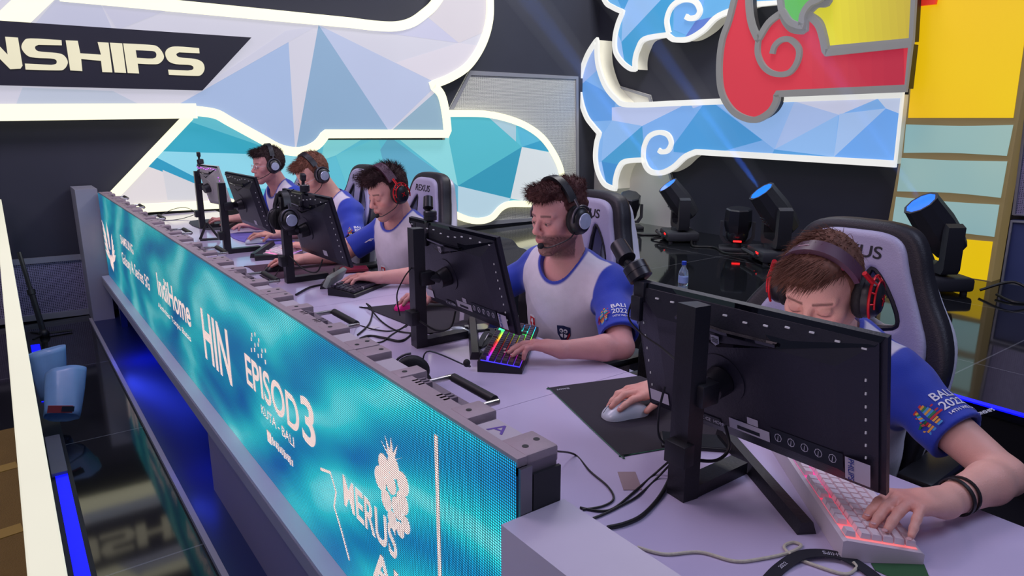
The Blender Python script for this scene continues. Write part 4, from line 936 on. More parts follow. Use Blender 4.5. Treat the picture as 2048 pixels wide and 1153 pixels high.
M_kg = mat('keycap_grey', (52, 48, 62), .35)
# long axis runs from the near (Esc) end away; the space bar side faces the player
def kb_place(pn, pf):
    a = Vector(pf[:2])-Vector(pn[:2]); return math.atan2(a.y, a.x)
a1 = kb_place((1.174, .421), (1.462, .757)); a2 = kb_place((1.173, 1.542), (1.47, 1.84))
keyboard('white keyboard with pink glow under white keycaps under the nearest hand', (1.170, .418), a1, M_kcase, M_kw, G_pink, hz=.024, ktall=.0095)
keyboard('black keyboard with rainbow glow before the bearded player', (1.173, 1.545), a2, M_kcb, M_kb, G_rain)
keyboard('black compact keyboard with dark grey keys before the player in the red headset', (1.150, 2.690), kb_place((1.149, 2.693), (1.43, 2.87)), M_kcb, M_kg, None, full=False)
keyboard('pale keyboard with pastel glow before the second player from the far end', (1.20, 3.70), kb_place((1.20, 3.70), (1.46, 3.93)), M_kcase, M_kw, G_past, full=False)
# ================================================================== mice and pads
M_pad = mat('mouse_pad_black', (38, 33, 44), .85, bump=.1, bscale=400); M_padp = mat('mouse_pad_plum', (70, 44, 62), .85, bump=.1, bscale=400)
def pad(label, px, m, cut=1.44, edge=None):
    P = [onZ(x, y, TZ) for x, y in px]; P = [Vector((min(p.x, cut), p.y, 0)) for p in P]
    Q = outline([(p.x, p.y) for p in P], 5); o = MB().prism([(q.x, q.y, TZ) for q in Q], (0, 0, .003)).build('mouse_pad', [m], smooth=False)
    if edge: MB().tube([(q.x, q.y, TZ+.0016) for q in Q], .0012, 6, closed=True).build('stitched_edge', edge, o)
    return tag(o, label, 'mouse pad', 'mouse pads on the desks')
def padW(label, pts, m, edge=None):
    Q = outline(pts, 4); o = MB().prism([(q.x, q.y, TZ) for q in Q], (0, 0, .003)).build('mouse_pad', [m], smooth=False)
    if edge: MB().tube([(q.x, q.y, TZ+.0016) for q in Q], .0012, 6, closed=True).build('stitched_edge', edge, o)
    return tag(o, label, 'mouse pad', 'mouse pads on the desks')
M_green = mat('green_stitch', (60, 120, 90), .6)
padW('large black mouse pad with thin green stitched edge under the white mouse', [(1.158, 1.385), (1.163, 1.402), (1.182, 1.405), (1.439, 1.325, 1), (1.439, .873, 1), (1.066, .990), (1.046, 1.000), (1.042, 1.018)], M_pad, M_green)
text('ZOWIE', M_txt, (1.19, 1.378, TZ+.0032), (.95, -.3, 0), (.3, .95, 0), .012, None, ext=.0001).name = 'pad_print'
bpy.data.objects['pad_print'].parent = bpy.data.objects['mouse_pad']
padW('black mouse pad under the pink mouse beside the second monitor stand', [(1.118, 2.505), (1.13, 2.515), (1.439, 2.44, 1), (1.439, 2.00, 1), (1.17, 2.055), (1.152, 2.068), (1.15, 2.085)], M_pad)
padW('plum coloured mouse pad under the dark mouse of the third player', [(1.00, 3.64), (1.439, 3.56, 1), (1.439, 3.18, 1), (1.38, 3.17), (1.13, 3.23), (.985, 3.26), (.965, 3.30), (.975, 3.6)], M_padp)
padW('violet patterned mouse pad under the white mouse of the second player from far', [(1.20, 4.80), (1.439, 4.75, 1), (1.439, 4.14, 1), (1.19, 4.36)], mat('mouse_pad_violet', (104, 92, 176), .8, var=.5, vscale=14))
padW('dark grey mouse pad at the far end under the farthest player hand', [(1.12, 5.60), (1.439, 5.58, 1), (1.439, 5.02, 1), (1.12, 5.06)], mat('mouse_pad_grey', (62, 62, 70), .8))
def mouse(label, x, y, ang, m, s=1.0, m2=None, z=TZ+.0035):
    root = thing('computer_mouse', label, 'mouse', (x, y, z), ang, group='computer mice on the pads')
    def surf(sc, zs, lim=None):
        vs = []; fs = []; n, k = 20, 32
        for j in range(n+1):
            t = j/n
            for i in range(k):
                a = 2*PI*i/k; r = math.sin(PI/2*(1-t)) if t < 1 else 0; ca, sa = math.cos(a), math.sin(a)
                X = .060*math.copysign(abs(ca)**.8, ca)*r; wf = .031*(1-.12*math.cos(X/.060*PI))*(1 if abs(sa) < 0 else 1); Y = wf*math.copysign(abs(sa)**.8, sa)*r
                Z = .038*(math.cos(PI/2*(1-t)) if t < 1 else 1)**.75*(1-.30*((X+.01)/.06)**2 if X < 0 else 1-.35*(X/.06)**2)
                vs.append((X*s*sc, Y*s*sc, Z*s*zs))
        for j in range(n):
            for i in range(k): l = (i+1) % k; fs.append((j*k+i, j*k+l, (j+1)*k+l, (j+1)*k+i))
        return MB().add(vs, fs)
    b = surf(1, 1); b.build('shell', m, root, ang=80)
    # front points to +x : split line, wheel
    MB().cyl((.036*s, -.004*s, .027*s), (.036*s, .004*s, .027*s), .0085*s, n=16).build('scroll_wheel', M_black, root)
    MB().tube([(.060*s, 0, .0245*s*.6), (.05*s, 0, .030*s*.93), (.026*s, 0, .0375*s), (.008*s, 0, .0392*s)], .0008, 6).build('split_line', M_black, root)
    return root
M_mw = mat('mouse_white', (206, 214, 226), .25, coat=.3)
mouse('white wireless mouse under the nearest hand on the black mouse pad', 1.202, 1.150, 2.9, M_mw, 1.06)
mouse('pink mouse under the hand of the bearded player', 1.250, 2.392, 2.9, mat('mouse_pink', (235, 40, 140), .3))
mouse('dark mouse under the hand of the player in the red headset', 1.065, 3.43, 2.9, mat('mouse_dark', (34, 30, 40), .35))
mouse('white mouse under the hand of the second player from the far end', 1.225, 4.33, 2.9, M_mw)
mouse('spare silver mouse lying on the desk behind the foot of the second stand', 1.225, 1.985, -.5, mat('mouse_silver', (170, 176, 184), .25, metal=.3), .85, z=TZ)
# ================================================================== small things on the desks
M_phone = mat('phone_black', (16, 16, 20), .08, spec=.7)
def phone(label, x, y, ang, m2=None, z=TZ, L=.155, Wd=.075, case=None):
    r = thing('smartphone', label, 'phone', (x, y, z), ang)
    MB().box((0, 0, .0045), (L, Wd, .009), bev=.0035).build('case', case or M_black, r); MB().box((0, 0, .0093), (L-.01, Wd-.008, .0012)).build('glass', M_phone, r, smooth=False); return r
phone('black smartphone lying behind the nearest monitor stand', 1.222, .945, 2.35)
phone('black smartphone lying by the second monitor foot above the lanyard', 1.345, 1.995, -.35)
bx = tag(MB().box((1.145, 3.775, TZ+.0125), (.17, .075, .024), rot=Matrix.Rotation(-.25, 3, 'Z'), bev=.002).build('small_box', M_black), 'flat black box beside the fourth monitor stand', 'box')
tag(MB().box((.975, .912, TZ+.0004), (.075, .038, .0006), rot=Matrix.Rotation(.95, 3, 'Z')).build('tape_patch', mat('tan_tape', (150, 128, 132), .7), smooth=False), 'tan patch of tape stuck on the nearest desk', 'tape')
tag(MB().prism([onZ(x, y, TZ) for x, y in ((1742, 1128), (1848, 1130), (1862, 1165), (1790, 1160), (1750, 1142))], (0, 0, .001)).build('green_card', mat('green_card', (44, 92, 52), .6), smooth=False), 'green card lying at the near end of the white keyboard', 'card')
pb = tag(MB().box((1.02, 2.245, TZ+.0004), (.05, .03, .0006), rot=Matrix.Rotation(.3, 3, 'Z')).build('tape_patch', mat('white_tape', (210, 206, 220), .6), smooth=False), 'small white patch of tape on the second desk', 'tape')
# white card leaning against the second monitor base
tag(MB().box((1.33, 2.12, TZ+.055), (.004, .03, .10), rot=Matrix.Rotation(-.35, 3, 'X') @ Matrix.Rotation(.3, 3, 'Y'), bev=.001).build('white_card', mat('card_white', (190, 184, 205), .5)), 'white card leaning under the second monitor', 'card')
# lanyards
M_lan = mat('lanyard_black', (24, 24, 34), .6)
def lanyard(label, px, w=.02, words=(), z=TZ):
    P = spline([Vector((p.x, p.y, z+.003+dz)) for (x, y, dz) in px for p in [onZ(x, y, z)]], 8); r = thing('lanyard', label, 'lanyard', (P[0].x, P[0].y, z))
    Q = [p-Vector((P[0].x, P[0].y, z)) for p in P]
    MB().strap(Q, w, .0016, nrm=(0, 0, 1)).build('strap', M_lan, r, ang=60)
    for body, i, s, fl in words:
        t = (Q[min(i+2, len(Q)-1)]-Q[i-2]).normalized()*fl; text(body, M_txt, Q[i]+Vector((0, 0, .0012)), t, Vector((-t.y, t.x, 0)), s, r, ext=.0001)
    return r
lanyard('black lanyard with white print at the bottom edge of the nearest desk', [(1520, 1185, 0), (1560, 1140, .0), (1610, 1118, .006), (1680, 1120, .004), (1740, 1150, 0), (1790, 1200, 0)], .022, [('SHIPS', 22, .013, -1), ('2022', 9, .010, 1)])
lanyard('black lanyard heaped between the second stand and the rainbow keyboard', [(962, 660, .0), (985, 668, .012), (972, 690, .004), (955, 702, 0), (985, 712, .002), (1000, 690, .014), (975, 678, .022), (958, 700, .008)], .018, [('BALI', 26, .014, 1)])
M_white_cable = mat('pale_yellow_cable', (196, 192, 170), .6, var=.25, vscale=160)
def pcab(name, label, px, r, m=None, dz=0, z=TZ, group=None):
    return cable(name, label, [Vector((p.x, p.y, z+r+(q[2] if len(q) > 2 else 0))) for q in px for p in [onZ(q[0], q[1], z+(q[2] if len(q) > 2 else 0))]], r, m, group=group)
pcab('braided_cable', 'pale yellow braided cable looping from the white keyboard across the nearest desk', [(1275, 1098), (1330, 1112), (1400, 1108), (1470, 1126), (1530, 1120), (1580, 1108), (1602, 1095), (1585, 1088), (1568, 1098), (1590, 1118), (1640, 1138), (1690, 1152), (1712, 1140), (1706, 1128, .004)], .0028, M_white_cable)
GRP = 'black cables on the nearest desk'
pcab('desk_cable', 'thin black cable curving from the LED display end across the nearest desk', [(1112, 905, .05), (1150, 912, .0), (1180, 945), (1215, 975), (1227, 1000), (1205, 1015), (1165, 1022)], .0022, group=GRP)
pcab('desk_cable', 'pair of thin black cables from the stand holder to the counter, upper one', [(1350, 915, .05), (1310, 950), (1270, 985), (1230, 1018), (1200, 1025), (1160, 1018)], .0024, group=GRP)
pcab('desk_cable', 'pair of thin black cables from the stand holder to the counter, lower one', [(1353, 918, .05), (1315, 958), (1275, 995), (1240, 1015), (1210, 1030), (1180, 1042)], .0024, group=GRP)
pcab('desk_cable', 'thickest black cable hanging from the nearest stand to the desk edge', [(1357, 915, .06), (1340, 960, .01), (1318, 1000), (1285, 1035), (1250, 1052), (1215, 1060)], .0042, group=GRP)
def cab3(label, pts, r=.003, m=None, group=None, name='desk_cable'): return cable(name, label, pts, r, m, group=group)
cab3('black cable drooping from the back of the nearest monitor to its stand', [(1.13, .80, .875), (1.12, .78, .835), (1.08, .78, .82), (1.03, .80, .83), (.99, .815, .85)], .0035, group=GRP)
cab3('thin black cable from the clip camera down the nearest monitor back', [(1.095, 1.03, 1.11), (1.085, 1.04, 1.06), (1.085, 1.0, 1.03), (1.07, .93, 1.02), (1.03, .84, 1.015)], .0022, group=GRP)
cab3('thin black cable running down the left side of the nearest stand', [(.985, .84, .98), (.978, .845, .93), (.975, .84, .88), (.985, .82, .86)], .0024, group=GRP)
G2 = 'black cables on the second desk'
pcab('desk_cable', 'black cable crossing the second desk from the mouse pad corner to the display', [(735, 610, .01), (745, 622), (738, 650), (715, 672)], .003, group=G2)
pcab('desk_cable', 'long black cable arching from the pad corner to the second stand', [(733, 609, .015), (760, 642), (790, 662), (820, 668), (850, 668)], .003, group=G2)
pcab('desk_cable', 'thick black cable looping from the second stand holder to the LED rim', [(828, 648, .05), (822, 672), (800, 685), (765, 678), (735, 675), (705, 688, .03)], .0042, group=G2)
pcab('desk_cable', 'thin black cable waving from the LED rim to the second stand', [(700, 655, .03), (715, 652), (745, 660), (775, 664), (800, 660), (824, 642, .04)], .0025, group=G2)
pcab('desk_cable', 'thin black cable lying lowest on the second desk near the LED rim', [(742, 688), (765, 685), (785, 670), (812, 655), (826, 645, .04)], .0025, group=G2)
cab3('black cable drooping from the second monitor to its stand', [(1.14, 1.86, .88), (1.12, 1.86, .83), (1.08, 1.88, .82), (1.04, 1.92, .85)], .0032, group=G2)
cab3('thin black cable from the clip camera across the second stand', [(1.11, 2.06, 1.15), (1.09, 2.03, 1.08), (1.05, 1.97, 1.03), (1.01, 1.96, .99), (.995, 1.985, .93), (1.0, 1.98, .86)], .0022, group=G2)
G3 = 'black cables on the far desks'
pcab('desk_cable', 'thick black cable bowing from the raised keyboard foot to the LED rim', [(668, 540, .05), (668, 558, .02), (650, 570), (620, 577), (592, 592)], .0045, group=G3)
cab3('black cable drooping from the third monitor to its stand', [(1.12, 2.95, .88), (1.10, 2.98, .82), (1.06, 3.04, .83), (1.03, 3.12, .88)], .0035, group=G3)
cab3('thin black cable from the third clip camera to its stand', [(1.08, 3.14, 1.18), (1.05, 3.15, 1.16), (1.0, 3.16, 1.10), (.99, 3.165, 1.0)], .0025, group=G3)
pcab('desk_cable', 'grey mouse cable lying on the plum mouse pad', [(560, 535, .02), (552, 550, .004), (538, 562, .004), (520, 552, .02)], .002, group=G3)
pcab('desk_cable', 'black cable looping off the fourth stand to the LED rim', [(452, 482, .04), (448, 500, .0), (438, 508), (422, 512)], .003, group=G3)
pcab('desk_cable', 'thin black cable arching over the far desk behind the fifth stand', [(320, 432), (345, 420, .06), (370, 416, .06), (393, 425, .05)], .0025, group=G3)
pcab('desk_cable', 'thin black cable lying on the far desk before the fifth stand', [(320, 442), (355, 440), (385, 432, .02), (398, 425, .05)], .0025, group=G3)
# triangular black phone stand and raised pale stand before the third keyboard
tr = thing('tablet_stand', 'small black triangular stand on the far desk beside the fourth monitor', 'stand', (1.02, 4.62, TZ))
mb = MB(); A = Vector((-.05, 0, .008)); B = Vector((.06, -.03, .008)); Cc = Vector((.0, 0, .11)); mb.tube([A, Cc], .008, 6).tube([Cc, B], .008, 6).tube([A, B], .008, 6); mb.build('frame', M_black, tr)
tag(MB().box((1.165, 2.93, TZ+.045), (.022, .20, .055), rot=Matrix.Rotation(-.75, 3, 'Z') @ Matrix.Rotation(.5, 3, 'Y'), bev=.003).build('wrist_rest', mat('pale_green_grey', (150, 162, 150), .5)), 'pale grey green bar propped behind the black compact keyboard', 'stand')
tag(MB().box((1.37, 3.2, TZ+.012), (.14, .09, .014), rot=Matrix.Rotation(-.3, 3, 'Z'), bev=.003).build('red_case', mat('red_case', (120, 24, 40), .4)), 'flat red case on the plum mouse pad', 'case')
# ================================================================== headsets
M_hs = mat('headset_black', (26, 26, 32), .4); M_pad2 = mat('ear_cushion', (18, 18, 22), .7, bump=.2, bscale=200); M_disc = mat('brushed_silver_disc', (196, 206, 232), .32, metal=.35, var=.25, vscale=40)
M_hsr = mat('headset_red', (205, 22, 36), .35, metal=.3); M_bandp = mat('band_plum', (84, 50, 70), .45); M_bandr = mat('band_red_stitch', (130, 20, 50), .5)
def headset(label, Mx, style, mic=True, mic_tip=None, group=None, hw=.094, hh=.128, cat='headset', tilt=0):
    """local frame: x forward, y to the wearer's left, z up, origin between the ears"""
    r = thing('headset', label, cat); r.matrix_world = Mx; r['group'] = group or 'gaming headsets'
    arc = [Vector((0 + -.012*math.sin(a), (hw-.004)*math.cos(a), .018+(hh-.018)*math.sin(a))) for a in [PI*k/24 for k in range(25)]]
    arc = [Vector((p.x+math.sin(tilt)*(p.z-.01), p.y, .01+math.cos(tilt)*(p.z-.01))) for p in arc]
    top = [p for p in arc if p.z > .055]
    nf = lambda i: Vector((0, top[i].y, top[i].z-.02))
    MB().strap(top, lambda i: .031 if style != 'B' else .043, .011, nrm=nf).build('headband', M_hs if style != 'B' else M_bandp, r, ang=50)
    pdn = [p*.955 for p in top[3:-3]]; nf2 = lambda i: Vector((0, pdn[i].y, pdn[i].z-.02))
    MB().strap(pdn, .026 if style != 'B' else .040, .010, nrm=nf2).build('head_cushion', M_pad2 if style != 'B' else M_bandr, r, ang=50)
    if style == 'B':
        for k in (0, 1): MB().strap([top[12-2]+Vector((.004, -.002+.004*k, .0065)), top[12]+Vector((0, 0, .0066)), top[12+2]+Vector((-.006, 0, .0062))], .002, .0008, nrm=(0, 0, 1)).build('logo', mat('logo_pink', (235, 190, 200), .4), r)
    for sy in (1, -1):
        c = Vector((0, sy*hw, 0)); n = Vector((0, sy, 0))
        cup = MB(); cup.lathe([(.030, -.012), (.044, -.010), (.047, .0), (.046, .012), (.040, .022), (.030, .030), (.0, .032)], c, n, 32, sx=.86 if abs(1) else 1)
        cu = cup.build('ear_cup', M_hs, r, ang=50)
        MB().lathe([(.026, -.022), (.044, -.022), (.050, -.014), (.050, -.006), (.044, .0), (.03, .0)], c, n, 32, sx=.86).build('cushion', M_pad2, cu, ang=60)
        if style in 'AC':
            if style == 'A': MB().lathe([(.026, .027), (.0265, .031), (.025, .0335), (.0, .034)], c, n, 36).build('silver_disc', M_disc, cu, ang=30)
            yk = MB(); yk.tube([c+Vector((.047*math.cos(a)*.92, sy*.016, .050*math.sin(a))) for a in [PI*k/12 for k in range(13)]], .0038, 8); yk.tube([c+Vector((.045*math.sin(tilt), sy*.016, .050)), c+Vector((-.003+.085*math.sin(tilt), sy*.008, .075))], .0048, 8); yk.build('yoke', mat('yoke_grey', (92, 90, 98), .35, metal=.6), r)
        else:
            yk = MB(); R1, R2 = .050, .040
            yk.tube([c+Vector((R1*math.cos(a)*.9, sy*.016, R1*1.06*math.sin(a))) for a in [-.5+(PI+1.0)*k/16 for k in range(17)]], .0030, 6)
            yk.tube([c+Vector((R2*math.cos(a)*.9, sy*.025, R2*1.06*math.sin(a))) for a in [-.1+(PI+.2)*k/14 for k in range(15)]], .0022, 6)
            for k in range(6):
                a = .2+k*(PI-.4)/5; yk.tube([c+Vector((R1*math.cos(a)*.9, sy*.016, R1*1.06*math.sin(a))), c+Vector((R2*math.cos(a)*.9, sy*.025, R2*1.06*math.sin(a)))], .0020, 6)
            yk.tube([c+Vector((.045*math.sin(tilt), sy*.016, .053)), c+Vector((-.004+.085*math.sin(tilt), sy*.004, .080))], .0055, 8); yk.build('yoke', M_hsr, r)
            if sy == 1: text('X', M_hsr, c+Vector((0, sy*.0335, -.002)), Vector((-1, 0, 0)), (0, 0, 1), .026, cu, ext=.0008, bold=.02)
    if mic:
        c = Vector((.016, hw, -.030)); tip = Vector(mic_tip or (.105, .032, -.068))
        mb = MB(); mb.tube(spline([c, c+Vector((.035, .002, -.022)), tip+Vector((-.018, .022, -.006)), tip], 6), .0022, 8); b = mb.build('mic_boom', M_hs, r)
        MB().sphere(tip, .0105, 8, sc=(1.15, 1, 1)).build('mic_foam', M_pad2, b)
    return r
# headset hanging over the third stand; spare one lying behind the display
Rz = Matrix.Rotation
headset('black headset with silver disc hanging over the third monitor stand', Matrix.Translation((1.022, 3.145, 1.045)) @ Rz(PI+.10, 4, 'Z') @ Rz(.06, 4, 'X'), 'A', mic=False, hw=.058, hh=.125)
sp_hs = headset('black spare headset lying on the desk behind the near end of the display', Matrix.Translation((.84, 1.60, .7985)) @ Rz(-.45, 4, 'Z') @ Rz(-PI/2, 4, 'Y'), 'C', mic=True, mic_tip=(.012, .055, -.155), hw=.062, hh=.125)
# ================================================================== gaming chairs
def poly_sdf2(pts, Y, Z):
    P = np.array([p[:2] for p in pts], float); d = np.full(np.broadcast(Y, Z).shape, 1e9); sgn = np.ones_like(d)
    for i in range(len(P)):
        a, b = P[i], P[i-1]; e = b-a; wy, wz = Y-a[0], Z-a[1]
        t = np.clip((wy*e[0]+wz*e[1])/(e@e+1e-12), 0, 1); d = np.minimum(d, (wy-t*e[0])**2+(wz-t*e[1])**2)
        c1 = Z >= a[1]; c2 = Z < b[1]; c3 = e[0]*wz > e[1]*wy
        fl = (c1 & c2 & c3) | (~c1 & ~c2 & ~c3); sgn = np.where(fl, -sgn, sgn)
    return sgn*np.sqrt(d)
def bent_panel(name, outer, holes, x0, x1, rad, bend, m, parent, res=.005, extra=0):
    s = SDF((-.30, -.31, .46), (.22, .31, 1.30), res)
    Y, Z = s.ax[1][:, None], s.ax[2][None, :]
    d2 = poly_sdf2(outer, Y, Z)
    for h in holes:
        hh = poly_sdf2(h, Y, Z)-extra; d2 = np.maximum(d2, -hh)
    X = s.ax[0][:, None, None]; off = bend(Y, Z)[None]
    dx = np.abs(X-off-(x0+x1)/2)-(x1-x0)/2; d2 = d2[None]
    q1 = dx+rad; q2 = d2+rad
    s.d = (np.sqrt(np.maximum(q1, 0)**2+np.maximum(q2, 0)**2)+np.minimum(np.maximum(q1, q2), 0)-rad).astype(np.float32)
    V, F = s.mesh(); V = vsmooth(V, F, 2); return link(name, np_mesh(name, V, F), m, parent)
def sym(pts): return pts+[(-y, z) for y, z in reversed(pts) if abs(y) > 1e-6]
M_cw = mat('chair_white_leather', (180, 176, 202), .42, bump=.12, bscale=260, var=.03); M_cb = mat('chair_black_leather', (26, 24, 32), .5, bump=.12, bscale=260)
M_cs = mat('chair_shell_white', (214, 212, 222), .35); M_logo = mat('chair_logo_black', (30, 28, 34), .6)
def smooth_poly(p, n=5): return [tuple(q) for q in outline(p, n)]
OUT = smooth_poly(sym([(0, 1.262), (.09, 1.258), (.145, 1.237), (.176, 1.19), (.196, 1.13), (.226, 1.07), (.266, 1.01), (.292, .95), (.300, .88), (.288, .75), (.264, .62), (.235, .50)]), 4)
INN = smooth_poly(sym([(0, 1.236), (.080, 1.232), (.126, 1.205), (.152, 1.14), (.178, 1.08), (.208, 1.02), (.236, .96), (.244, .88), (.232, .75), (.205, .62), (.18, .52)]), 4)
BCK = smooth_poly(sym([(0, 1.235), (.08, 1.23), (.13, 1.20), (.165, 1.14), (.22, 1.05), (.275, .97), (.292, .88), (.28, .75), (.25, .60), (.23, .50)]), 4)
H0 = [(.050, 1.122), (.082, 1.118), (.145, 1.025), (.142, .985), (.052, .985)]
HOL = [smooth_poly(H0, 3), smooth_poly([(-y, z) for y, z in H0][::-1], 3)]
bendf = lambda Y, Z: -.16*(Z-.5)+(.9*np.clip(np.abs(Y)-.11, 0, 1)**1.35)*np.clip((1.22-Z)*2.2, .25, 1)+0*Y
def make_chair():
    root = thing('gaming_chair', 'x', 'chair', (0, 0, 0))
    bk = bent_panel('backrest', INN, HOL, -.03, .045, .018, bendf, M_cw, root, extra=.0)
    rim = bent_panel('side_bolster', OUT, HOL, -.035, .033, .022, lambda Y, Z: bendf(Y, Z)-.004, M_cb, root, extra=.004)
    bent_panel('rear_shell', BCK, HOL, -.075, -.03, .012, bendf, M_cs, root, extra=.010)
    for h in HOL:
        hr = MB(); hr.tube([(float(bendf(np.array(y), np.array(z)))+.034, y, z) for y, z in h], .0085, 8, closed=True); hr.build('hole_frame', M_cb, root)
    text('REXUS', M_logo, (float(bendf(np.array(0.), np.array(1.178)))+.0462, 0, 1.178), (0, 1, 0), (-.16, 0, 1),   .048, root, ext=.0004, bold=.018, sx=1.12)
    s = MB(); s.box((.0, 0, .475), (.46, .36, .10), bev=.04); s.build('seat', M_cw, root)
    for sy in (-1, 1): MB().box((.0, sy*.22, .49), (.48, .10, .12), bev=.045).build('seat_bolster', M_cb, root)
    for sy in (-1, 1):
        MB().box((.03, sy*.31, .665), (.26, .085, .03), bev=.013).build('armrest', M_black, root)
        MB().tube([(0, sy*.24, .43), (0, sy*.31, .44), (0, sy*.31, .65)], .022, 10).build('armrest_post', M_cs, root)
    MB().cyl((0, 0, .12), (0, 0, .42), .028).box((0, 0, .41), (.20, .16, .04), bev=.01).build('gas_lift', M_black, root)
    b = MB()
    for k in range(5):
        a = 2*PI*k/5+.3; c, s_ = math.cos(a), math.sin(a); b.tube([(0, 0, .13), (.16*c, .16*s_, .11), (.30*c, .30*s_, .085)], [.034, .026, .018], 8)
    b.build('base', M_cs, root)
    for k in range(5):
        a = 2*PI*k/5+.3; c, s_ = math.cos(a), math.sin(a); w = MB()
        w.cyl((.30*c-.02*s_, .30*s_+.02*c, .032), (.30*c+.02*s_, .30*s_-.02*c, .032), .030); w.cyl((.30*c, .30*s_, .05), (.30*c, .30*s_, .09), .008); w.build('caster', M_black, root)
    return root
proto = make_chair()
for i, (x, y, a, l) in enumerate([(1.80, .955, PI+.04, 'white and black gaming chair of the nearest player in wristbands'), (1.76, 1.995, PI-.05, 'white and black gaming chair behind the bearded player'),
                                   (1.74, 3.25, PI-.02, 'white and black gaming chair behind the player in the red headset'), (1.75, 4.09, PI, 'white and black gaming chair behind the second player from the far end'),
                                   (1.74, 4.98, PI, 'white and black gaming chair behind the farthest player with glasses')]):
    c = proto if i == 0 else copy_tree(proto)
    c.location = (x, y, .0); c.rotation_euler = (0, 0, a); c.scale = (1, 1, .965); tag(c, l, 'chair', 'gaming chairs of the players')
# dark padded case standing behind, between second and third player
cs = thing('equipment_case', 'dark padded equipment case standing before the stage edge behind the bearded player', 'case', (2.55, 3.72, 0))
s_ = SDF((-.30, -.34, 0), (.30, .34, .75), .008); s_.rbox((0, 0, .33), (.24, .28, .33), .05); s_.rbox((0, .12, .62), (.22, .15, .09), .05, k=.04); s_.plane_cut((0, -.1, .66), (0, -.55, .83))
V, F = s_.mesh(); link('padded_body', np_mesh('case', vsmooth(V, F, 3), F), mat('padded_black', (22, 24, 34), .7, bump=.3, bscale=80), cs)
MB().tube([(-.25, -.05, .45), (-.28, .0, .50), (-.25, .06, .45)], .012).build('handle', M_black, cs)
bp = thing('backpack', 'black fabric backpack on the floor between the two nearest chairs', 'bag', (1.84, 1.475, .0))
s_ = SDF((-.2, -.2, 0), (.2, .2, .82), .008); s_.rbox((0, 0, .40), (.13, .16, .38), .09); s_.rbox((-.12, 0, .25), (.05, .12, .16), .05, k=.03)
V, F = s_.mesh(); link('body', np_mesh('bp', vsmooth(V, F, 3), F), mat('black_fabric', (20, 20, 26), .85, bump=.5, bscale=120), bp)
MB().tube(spline([(-.13, -.08, .72), (-.19, -.1, .5), (-.16, -.09, .2)], 6), .012).build('strap', M_black, bp)
# ================================================================== people
M_skin = vmat('skin', .48, sss=.12, bump=.12, bscale=350, spec=.4)
M_shirt = vmat('jersey_fabric', .7, bump=.12, bscale=420, sheen=.2)
M_trs = mat('dark_trousers', (26, 28, 40), .8, bump=.3, bscale=120)
M_shoe = mat('dark_shoe', (30, 30, 34), .5)
M_eye = mat('eye_white', (158, 142, 146), .15); M_iris = mat('iris_brown', (50, 36, 30), .1)
NZ = lambda P, f, s: np.sin(P[:, 0]*f+s)*np.sin(P[:, 1]*f*1.13+s*2.1+np.sin(P[:, 2]*f*.7))*np.sin(P[:, 2]*f*.9+s*.7)
def vnormals(V, F):
    n = np.cross(V[F[:, 2]]-V[F[:, 0]], V[F[:, 3]]-V[F[:, 1]]); N = np.zeros_like(V)
    for i in range(4):
        for k in range(3): N[:, k] += np.bincount(F[:, i], weights=n[:, k], minlength=len(V))
    return N/(np.linalg.norm(N, axis=1)[:, None]+1e-9)
def head_matrix(c, yaw, pitch, roll=0):
    """yaw 0 looks to -X, positive yaw turns toward the camera side (-Y); pitch positive looks down"""
    return Matrix.Translation(c) @ Matrix.Rotation(PI+yaw, 4, 'Z') @ Matrix.Rotation(pitch, 4, 'Y') @ Matrix.Rotation(roll, 4, 'X')
def finger_joints(mcp, tip, L, upv, first=.47):
    a, b = Vector(mcp), Vector(tip); d = b-a; D = d.length
    if D > L*.985: b = a+d*(L*.985/D); d = b-a; D = d.length
    l1 = L*first; l2 = L-l1; t = (D*D+l1*l1-l2*l2)/(2*D); h = math.sqrt(max(l1*l1-t*t, 1e-8)); u = d.normalized(); w = (upv-u*upv.dot(u)).normalized()
    pip = a+u*t+w*h; dist = pip.lerp(b, .58)+w*h*.18
    return [a, pip, dist, b]
